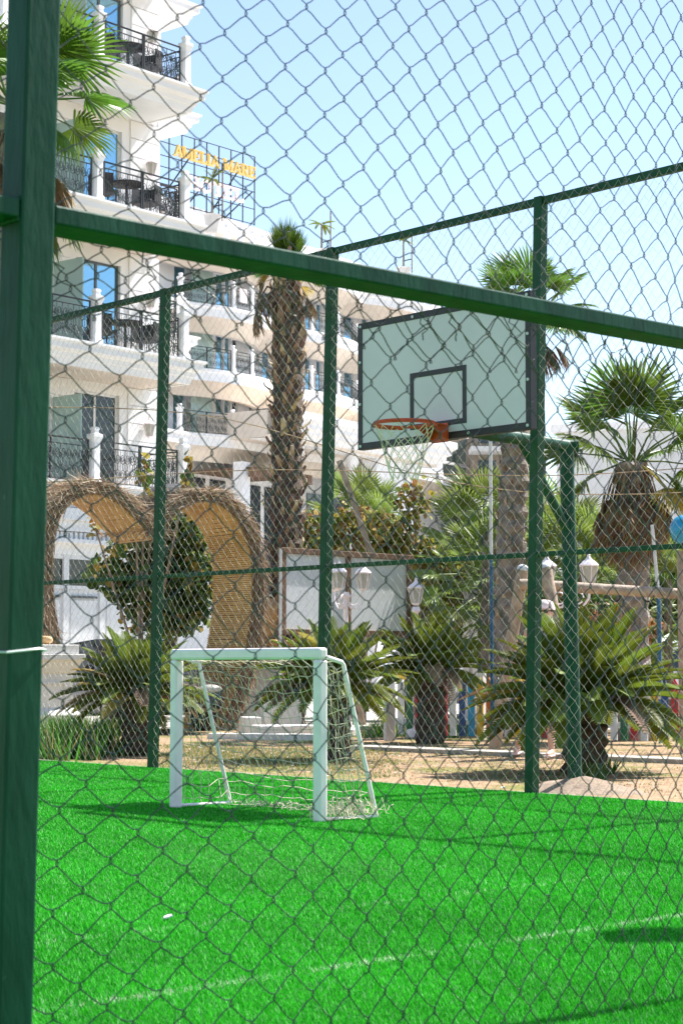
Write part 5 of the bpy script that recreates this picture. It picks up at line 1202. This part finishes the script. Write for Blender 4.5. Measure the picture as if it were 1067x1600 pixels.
# overhead cables
for k, (pts, lab) in enumerate((([(-200, 770), (100, 752), (430, 734), (900, 742), (1400, 700)], 'thin cable crossing above the heart arch'), ([(-200, 640), (300, 646), (700, 752), (1000, 772), (1400, 740)], 'thin reddish cable sagging below the backboard'))):
    q = [P(x, y, 24.5) for x, y in pts]; qq = []
    for i in range(len(q) - 1):
        p0, p1, p2, p3 = [q[max(0, min(len(q) - 1, i + j))] for j in (-1, 0, 1, 2)]
        for j in range(8):
            t = j / 8; qq.append(0.5 * ((2 * p1) + (p2 - p0) * t + (2 * p0 - 5 * p1 + 4 * p2 - p3) * t * t + (3 * p1 - p0 - 3 * p2 + p3) * t ** 3))
    g = MB(); g.tube(qq, 0.007, 5); tag(g.build('overhead_cable', m_boot, None, smooth=True), lab, 'cable', 'overhead cables')

# ------------------------------------------------------------------ coloured picket fence
PK = {'w': (0.72, 0.70, 0.66), 'r': (0.45, 0.02, 0.03), 'g': (0.01, 0.13, 0.04), 'y': (0.66, 0.42, 0.02), 'b': (0.02, 0.06, 0.20), 'c': (0.02, 0.30, 0.52), 'o': (0.60, 0.16, 0.02), 's': (0.45, 0.44, 0.42)}
PM = {k: mat('picket ' + k, v, 0.55, 0.12, 12, bump=0.1) for k, v in PK.items()}
a, b = base_at(606, 28.2), base_at(1200, 24.6); pfd = (b - a).xy.normalized(); pf = thing('picket_fence', 'low picket fence with red, yellow, green, blue and white slats', 'fence', a, rz_of(pfd)); PL = (b - a).xy.length
seq = 'wwgrgyrwbcyoswygwrbwgryswgrwybrgwycrgbw'
def picket(h, w_=0.1):
    g = MB(); g.prism([(-w_ / 2, 0.02), (w_ / 2, 0.02), (w_ / 2, h - 0.09), (0, h), (-w_ / 2, h - 0.09)], (0, 0, 0), (1, 0, 0), (0, 0, 1), (0, 1, 0), -0.045, -0.023); return g
PME = {k: picket(0.86).mesh('picket', PM[k]) for k in PK}
n = len(seq)
for k, c in enumerate(seq): ob('picket', PME[c], pf, (0.1 + (PL - 0.2) * k / (n - 1), 0, 0))
for z in (0.22, 0.62):
    g = MB(); g.bb(0, PL, -0.022, 0.022, z - 0.04, z + 0.04); g.build('rail', PM['w'], pf)
for x in [0.0, 1.6, 3.2, PL]:
    g = MB(); g.bb(x - 0.05, x + 0.05, 0.0221, 0.11, -0.1, 0.92); g.build('post', PM['w'], pf)

# ------------------------------------------------------------------ parked cars
def car(name, lab, loc, rz, mp):
    t = thing(name, lab, 'car', loc, rz, 'parked cars')
    sec = [(-2.1, 0.42, 0.72), (-2.0, 0.30, 0.92), (-1.4, 0.25, 0.98), (0.9, 0.24, 0.95), (1.6, 0.26, 0.86), (2.05, 0.32, 0.70), (2.15, 0.40, 0.58)]
    g = MB(); vs = []
    for x, z0, z1 in sec:
        wd = 0.88 - 0.10 * (abs(x) / 2.15) ** 3
        vs += [(x, -wd * 0.93, z0), (x, -wd, (z0 + z1) / 2), (x, -wd * 0.92, z1), (x, wd * 0.92, z1), (x, wd, (z0 + z1) / 2), (x, wd * 0.93, z0)]
    m = 6; fs = [(i * m + j, i * m + (j + 1) % m, (i + 1) * m + (j + 1) % m, (i + 1) * m + j) for i in range(len(sec) - 1) for j in range(m)] + [tuple(range(m))[::-1], tuple(range((len(sec) - 1) * m, len(sec) * m))]
    g.add(vs, fs); g.build('body', mp, t, smooth=True, bevel=0.03)
    rf = [(-1.75, 0.97, 0.80), (-1.25, 1.40, 0.64), (0.15, 1.46, 0.64), (0.95, 0.95, 0.80)]
    g = MB(); vs = []
    for x, z, wd in rf: vs += [(x, -wd, z), (x, wd, z)]
    g.add(vs, [(0, 2, 3, 1), (2, 4, 5, 3), (4, 6, 7, 5), (0, 1, 7, 6)]); g.add([vs[0], vs[2], vs[4], vs[6]], [(0, 3, 2, 1)]); g.add([vs[1], vs[3], vs[5], vs[7]], [(0, 1, 2, 3)])
    cab = g.build('cabin', mp, t, bevel=0.02)
    def pane(q, nm):
        g = MB(); c = sum((Vector(p) for p in q), Vector()) / len(q); nrm = (Vector(q[1]) - Vector(q[0])).cross(Vector(q[2]) - Vector(q[0])).normalized()
        if nrm.dot(c - Vector((-0.4, 0, 1.0))) < 0: nrm = -nrm
        qq = [c + (Vector(p) - c) * 0.86 for p in q]; g.add([p + nrm * 0.006 for p in qq] + [p - nrm * 0.01 for p in qq], [tuple(range(len(q))), tuple(range(len(q), 2 * len(q)))[::-1]] + [(i, (i + 1) % len(q), len(q) + (i + 1) % len(q), len(q) + i) for i in range(len(q))]); g.build(nm, m_glassd, cab)
    pane([vs[4], vs[5], vs[7], vs[6]], 'windscreen'); pane([vs[0], vs[1], vs[3], vs[2]], 'rear_window')
    for o2 in (0, 1):
        L2 = [Vector(vs[k + o2]) for k in (0, 2, 4, 6)]; mid0 = L2[0].lerp(L2[3], 0.52); mid1 = L2[1].lerp(L2[2], 0.55); pane([L2[0], L2[1], mid1, mid0], 'side_window'); pane([mid0, mid1, L2[2], L2[3]], 'side_window')
    for x in (-1.3, 1.3):
        for s in (-1, 1):
            g = MB(); g.tube([(x, s * 0.66, 0.31), (x, s * 0.86, 0.31)], 0.31, 20); w2 = g.build('wheel', m_tyre, t, smooth=True); g = MB(); g.tube([(x, s * 0.84, 0.31), (x, s * 0.868, 0.31)], 0.19, 14); g.build('rim', m_pole, w2)
    for s in (-1, 1):
        g = MB(); g.ball((2.03, s * 0.58, 0.66), (0.10, 0.20, 0.08)); g.build('headlight', m_lampglass, t, smooth=True); g = MB(); g.ball((-2.05, s * 0.6, 0.78), (0.05, 0.16, 0.09)); g.build('tail_light', PM['r'], t, smooth=True)
        g = MB(); g.ball((0.62, s * 0.93, 0.98), (0.08, 0.10, 0.07)); g.build('wing_mirror', mp, t, smooth=True)
    g = MB(); g.box((2.16, 0, 0.46), (0.02, 0.52, 0.11)); pl = g.build('number_plate', m_whitepaint, t); g = MB(); g.box((2.168, 0.23, 0.46), (0.02, 0.06, 0.11)); g.build('blue_band', m_blue, pl)
    g = MB(); g.box((2.10, 0, 0.56), (0.06, 0.9, 0.10)); g.build('grille', m_black, t)
car('parked_car', 'black parked car behind the cycad left of the goal', base_at(205, 31.0), -PI / 2 + 0.45, m_card)
car('parked_car', 'white parked car glimpsed above the picket fence in the middle', base_at(752, 40.0), -PI / 2 - 0.4, m_car)
car('parked_car', 'white parked car at the right edge beyond the picket fence', base_at(1050, 34.0), PI + 0.35, m_car)

# ------------------------------------------------------------------ people
def person(loc, J, lab, hair_c, skin=m_skin, scale=1.0, hat=None, dress=None, legs_sh=None, seated=False):
    t = thing('person', lab, 'person', loc, 0)
    g = MB(); V3 = Vector
    def limb(pts, rs): g.tube([V3(p) for p in pts], rs, 10); [g.ball(p, r * 0.99, 10, 6) for p, r in zip(pts, rs)]
    limb([J['pelvis'], J['waist'], J['chest'], J['neck0']], [0.155, 0.125, 0.145, 0.075]); limb([J['neck0'], J['neck1']], [0.058, 0.052])
    hd = V3(J['head']); g.ball(hd, (0.082, 0.098, 0.118), 14, 10); g.ball(hd + V3((J['face'][0] * 0.02, J['face'][1] * 0.02, -0.06)), (0.062, 0.072, 0.065)); g.ball(hd + V3((J['face'][0] * 0.10, J['face'][1] * 0.10, -0.012)), (0.016, 0.016, 0.024))
    for s in (-1, 1): g.ball(hd + V3((-J['face'][1] * s * 0.084, J['face'][0] * s * 0.084, -0.01)), (0.016, 0.02, 0.03))
    for s in ('l', 'r'):
        limb([J['hip_' + s], J['knee_' + s], J['ank_' + s]], [0.088, 0.056, 0.038]); m_ = V3(J['knee_' + s]).lerp(V3(J['ank_' + s]), 0.3); g.ball(m_, 0.056)
        a = V3(J['ank_' + s]); f = V3(J['toe_' + s]); limb([a + V3((0, 0, -0.03)), a.lerp(f, 0.6) + V3((0, 0, -0.02)), f], [0.04, 0.036, 0.022])
        limb([J['sho_' + s], J['elb_' + s], J['wri_' + s]], [0.052, 0.038, 0.027]); w_ = V3(J['wri_' + s]); dr = (w_ - V3(J['elb_' + s])).normalized(); pm_ = w_ + dr * 0.05; g.ball(pm_, (0.03, 0.034, 0.042))
        sd = dr.cross(V3((J['face'][0], J['face'][1], 0))).normalized()
        for k in range(4):
            b = pm_ + dr * 0.03 + sd * (0.02 * (k - 1.5)); g.tube([b, b + dr * (0.032 + 0.004 * (k in (1, 2))), b + dr * 0.055 + V3((J['face'][0], J['face'][1], 0)) * 0.02], [0.009, 0.0085, 0.007], 6)
        g.tube([pm_ + sd * 0.028, pm_ + sd * 0.045 + dr * 0.025, pm_ + sd * 0.045 + dr * 0.05], [0.010, 0.009, 0.008], 6)
    remesh(g.build('body', skin, t, smooth=True), 0.011, 4)
    f = V3((J['face'][0], J['face'][1], 0)).normalized(); sdv = V3((-f.y, f.x, 0))
    for s in (-1, 1): g = MB(); g.ball(hd + f * 0.083 + sdv * (s * 0.034) + V3((0, 0, 0.012)), (0.014, 0.012, 0.009), 8, 6); g.build('eye', m_black, t, smooth=True)
    g = MB(); g.ball(hd + f * 0.086 + V3((0, 0, -0.062)), (0.022, 0.014, 0.007), 8, 6); g.build('mouth', PM['r'], t, smooth=True)
    g = MB(); g.ball(hd + V3((-f.x * 0.022, -f.y * 0.022, 0.03)), (0.096, 0.105, 0.108), 14, 10); g.ball(hd - f * 0.075 + V3((0, 0, -0.05)), (0.075, 0.06, 0.10)); remesh(g.build('hair', hair_c, t, smooth=True), 0.012, 2)
    return t, g
hair_d = mat('dark hair', (0.03, 0.02, 0.016), 0.5, 0.3, 30); hair_r = mat('auburn hair', (0.10, 0.022, 0.02), 0.5, 0.3, 30)
wb = G(846, 1181); wl = lambda px, py, dd=0.0: P(px, py, wb.y + dd) - Vector((wb.x, wb.y, 0))
fc = Vector((-0.35, -0.94))
J = dict(pelvis=wl(845, 1058), waist=wl(846, 1028), chest=wl(848, 1000), neck0=wl(849, 980), neck1=wl(850, 969), head=wl(851, 957), face=(fc.x, fc.y), hip_l=wl(834, 1066), hip_r=wl(856, 1066), knee_l=wl(833, 1116, 0.15), knee_r=wl(860, 1118, -0.1), ank_l=wl(808, 1166, 0.35), ank_r=wl(861, 1171, -0.15), toe_l=wl(804, 1176, 0.22), toe_r=wl(855, 1179, -0.33), sho_l=wl(825, 988), sho_r=wl(872, 988), elb_l=wl(814, 1028, 0.1), elb_r=wl(882, 1028, -0.05), wri_l=wl(816, 1060, -0.05), wri_r=wl(878, 1062, -0.2))
for k in ('toe_l', 'toe_r'): J[k].z = max(J[k].z, 0.02)
wm, _ = person(wb, J, 'person in a white cap, sunglasses and dark dress walking behind the largest cycad', hair_d)
m_dress = mat('black dress cloth', (0.02, 0.02, 0.026), 0.85, 0.2, 12, bump=0.2); m_cap = mat('white pink cap', (0.75, 0.60, 0.58), 0.8, 0.1, 20)
g = MB(); q = [J['chest'] + Vector((0, 0, 0.10)), J['chest'], J['waist'], J['pelvis'], J['pelvis'].lerp((J['knee_l'] + J['knee_r']) / 2, 0.55)]
rr = [(0.13, 0.10), (0.18, 0.14), (0.15, 0.12), (0.20, 0.17), (0.24, 0.22)]; vs = []
for p, (a, b) in zip(q, rr): vs += [(p.x + a * math.cos(2 * PI * k / 16), p.y + b * math.sin(2 * PI * k / 16), p.z) for k in range(16)]
g.add(vs, [(i * 16 + k, i * 16 + (k + 1) % 16, (i + 1) * 16 + (k + 1) % 16, (i + 1) * 16 + k) for i in range(4) for k in range(16)]); o = g.build('dress', m_dress, wm, smooth=True); s_ = o.modifiers.new('thick', 'SOLIDIFY'); s_.thickness = 0.012
hd = J['head']; f3 = Vector((fc.x, fc.y, 0)); sdv = Vector((-fc.y, fc.x, 0))
g = MB(); g.lathe([(0.118, 0.03), (0.115, 0.08), (0.09, 0.125), (0.04, 0.145), (0.01, 0.148)], 18, hd); g.prism([(-0.09, 0.07), (-0.08, 0.15), (-0.04, 0.19), (0.04, 0.19), (0.08, 0.15), (0.09, 0.07)], hd + Vector((0, 0, 0.035)), sdv, f3, (0, 0, 1), 0, 0.008); g.build('cap', m_cap, wm, smooth=True)
g = MB()
for s in (-1, 1): g.ball(hd + f3 * 0.098 + sdv * (s * 0.036) + Vector((0, 0, 0.012)), (0.03, 0.012, 0.022), 10, 6, (sdv, f3, Vector((0, 0, 1)))); g.bar(hd + f3 * 0.095 + sdv * (s * 0.066) + Vector((0, 0, 0.018)), hd + sdv * (s * 0.092) + Vector((0, 0, 0.012)), 0.008, 0.008)
g.build('sunglasses', m_black, wm)
for s in ('l', 'r'):
    a, b = J['ank_' + s], J['toe_' + s]; d3 = (b - a); d3.z = 0; d3.normalize(); g = MB(); c = (a + b) / 2; zz = min(a.z, b.z) - 0.012; g.bar(Vector((a.x, a.y, max(0.012, a.z - 0.075))) - d3 * 0.03, Vector((b.x, b.y, max(0.012, b.z - 0.022))) + d3 * 0.02, 0.085, 0.02); g.build('sandal', m_cap, wm, bevel=0.006)
# seated person by the left pedestal
sb = base_at(113, 40.0); 
g = MB(); g.box((0, 0.0, 0.22), (1.2, 0.45, 0.44)); o = g.build('stone_bench', m_stone, None, bevel=0.02, loc=sb); tag(o, 'plain stone bench behind the left pedestal', 'bench')
hz = Z(1022, 40.0)
J = dict(pelvis=Vector((0, 0, 0.56)), waist=Vector((0, 0.0, 0.74)), chest=Vector((0, -0.02, 0.96)), neck0=Vector((0, -0.02, hz - 0.20)), neck1=Vector((0, -0.03, hz - 0.10)), head=Vector((0, -0.04, hz)), face=(0.5, 0.86), hip_l=Vector((-0.09, 0, 0.54)), hip_r=Vector((0.09, 0, 0.54)), knee_l=Vector((-0.12, 0.42, 0.50)), knee_r=Vector((0.12, 0.42, 0.50)), ank_l=Vector((-0.12, 0.45, 0.09)), ank_r=Vector((0.12, 0.45, 0.09)), toe_l=Vector((-0.14, 0.62, 0.03)), toe_r=Vector((0.14, 0.62, 0.03)), sho_l=Vector((-0.17, 0, hz - 0.26)), sho_r=Vector((0.17, 0, hz - 0.26)), elb_l=Vector((-0.22, 0.05, 0.78)), elb_r=Vector((0.22, 0.05, 0.78)), wri_l=Vector((-0.16, 0.28, 0.62)), wri_r=Vector((0.16, 0.28, 0.62)))
sp_, _ = person(sb, J, 'person with auburn hair seated beyond the left pedestal, only head and shoulder visible', hair_r)
g = MB(); vs = []
for z, a, b in ((1.02, 0.14, 0.11), (0.92, 0.19, 0.14), (0.74, 0.16, 0.13), (0.52, 0.2, 0.18)): vs += [(a * math.cos(2 * PI * k / 14), b * math.sin(2 * PI * k / 14), z) for k in range(14)]
g.add(vs, [(i * 14 + k, i * 14 + (k + 1) % 14, (i + 1) * 14 + (k + 1) % 14, (i + 1) * 14 + k) for i in range(3) for k in range(14)]); g.build('top', m_cap, sp_, smooth=True)
# dark parasol behind the arch
t = thing('parasol', 'dark grey parasol behind the notch of the heart arch', 'parasol', base_at(276, 36), 0.2); h = Z(756, 36)
g = MB(); g.lathe([(0.9, h - 0.42), (0.92, h - 0.34), (0.6, h - 0.12), (0.25, h - 0.02), (0.02, h)], 10); g.build('canopy', mat('dark canvas', (0.05, 0.05, 0.055), 0.85, 0.15, 6), t)
g = MB(); g.tube([(0, 0, 0), (0, 0, h)], 0.025, 8); g.build('pole', m_pole, t); g = MB(); g.lathe([(0.3, 0), (0.3, 0.06), (0.06, 0.1)], 12); g.build('base', m_conc, t)

# ------------------------------------------------------------------ potted palms on the hotel roof
for px, py0, py1, d, lab in ((328, 262, 338, 78, 'small staked palm on the hotel roof just right of the sign'), (502, 335, 392, 88, 'small staked palm on the roof above the shaggy palm'), (632, 362, 420, 94, 'small staked palm on the roof right of the middle post')):
    zb_, zt_ = Z(py1, d), Z(py0, d); b = base_at(px, d); t = thing('potted_palm', lab, 'palm', (b.x, b.y, zb_ - 0.5), 0, 'staked palms on the hotel roof'); H = zt_ - zb_ + 0.5
    g = MB(); g.lathe([(0.25, -0.2), (0.35, 0.5), (0.38, 0.55)], 12); g.build('pot', m_stone, t)
    g = MB(); g.tube([(0, 0, 0.4), (0, 0, H - 0.45)], [0.06, 0.04], 7); g.build('trunk', m_trunkg, t); g = MB(); g.tube([(0.42, 0, 0.3), (0.42, 0, H + 0.15)], 0.035, 6); g.build('stake', m_boot, t); g = MB(); g.tube([(0, 0, 0.9), (0.42, 0, 1.0)], 0.03, 5); g.build('tie', m_black, t)
    for k in range(12): a = k * 2.4; place_leaf(CYF[k % 4], t, (0, 0, H - 0.5), a, rnd.uniform(-0.3, 1.2), 0, 0.75)
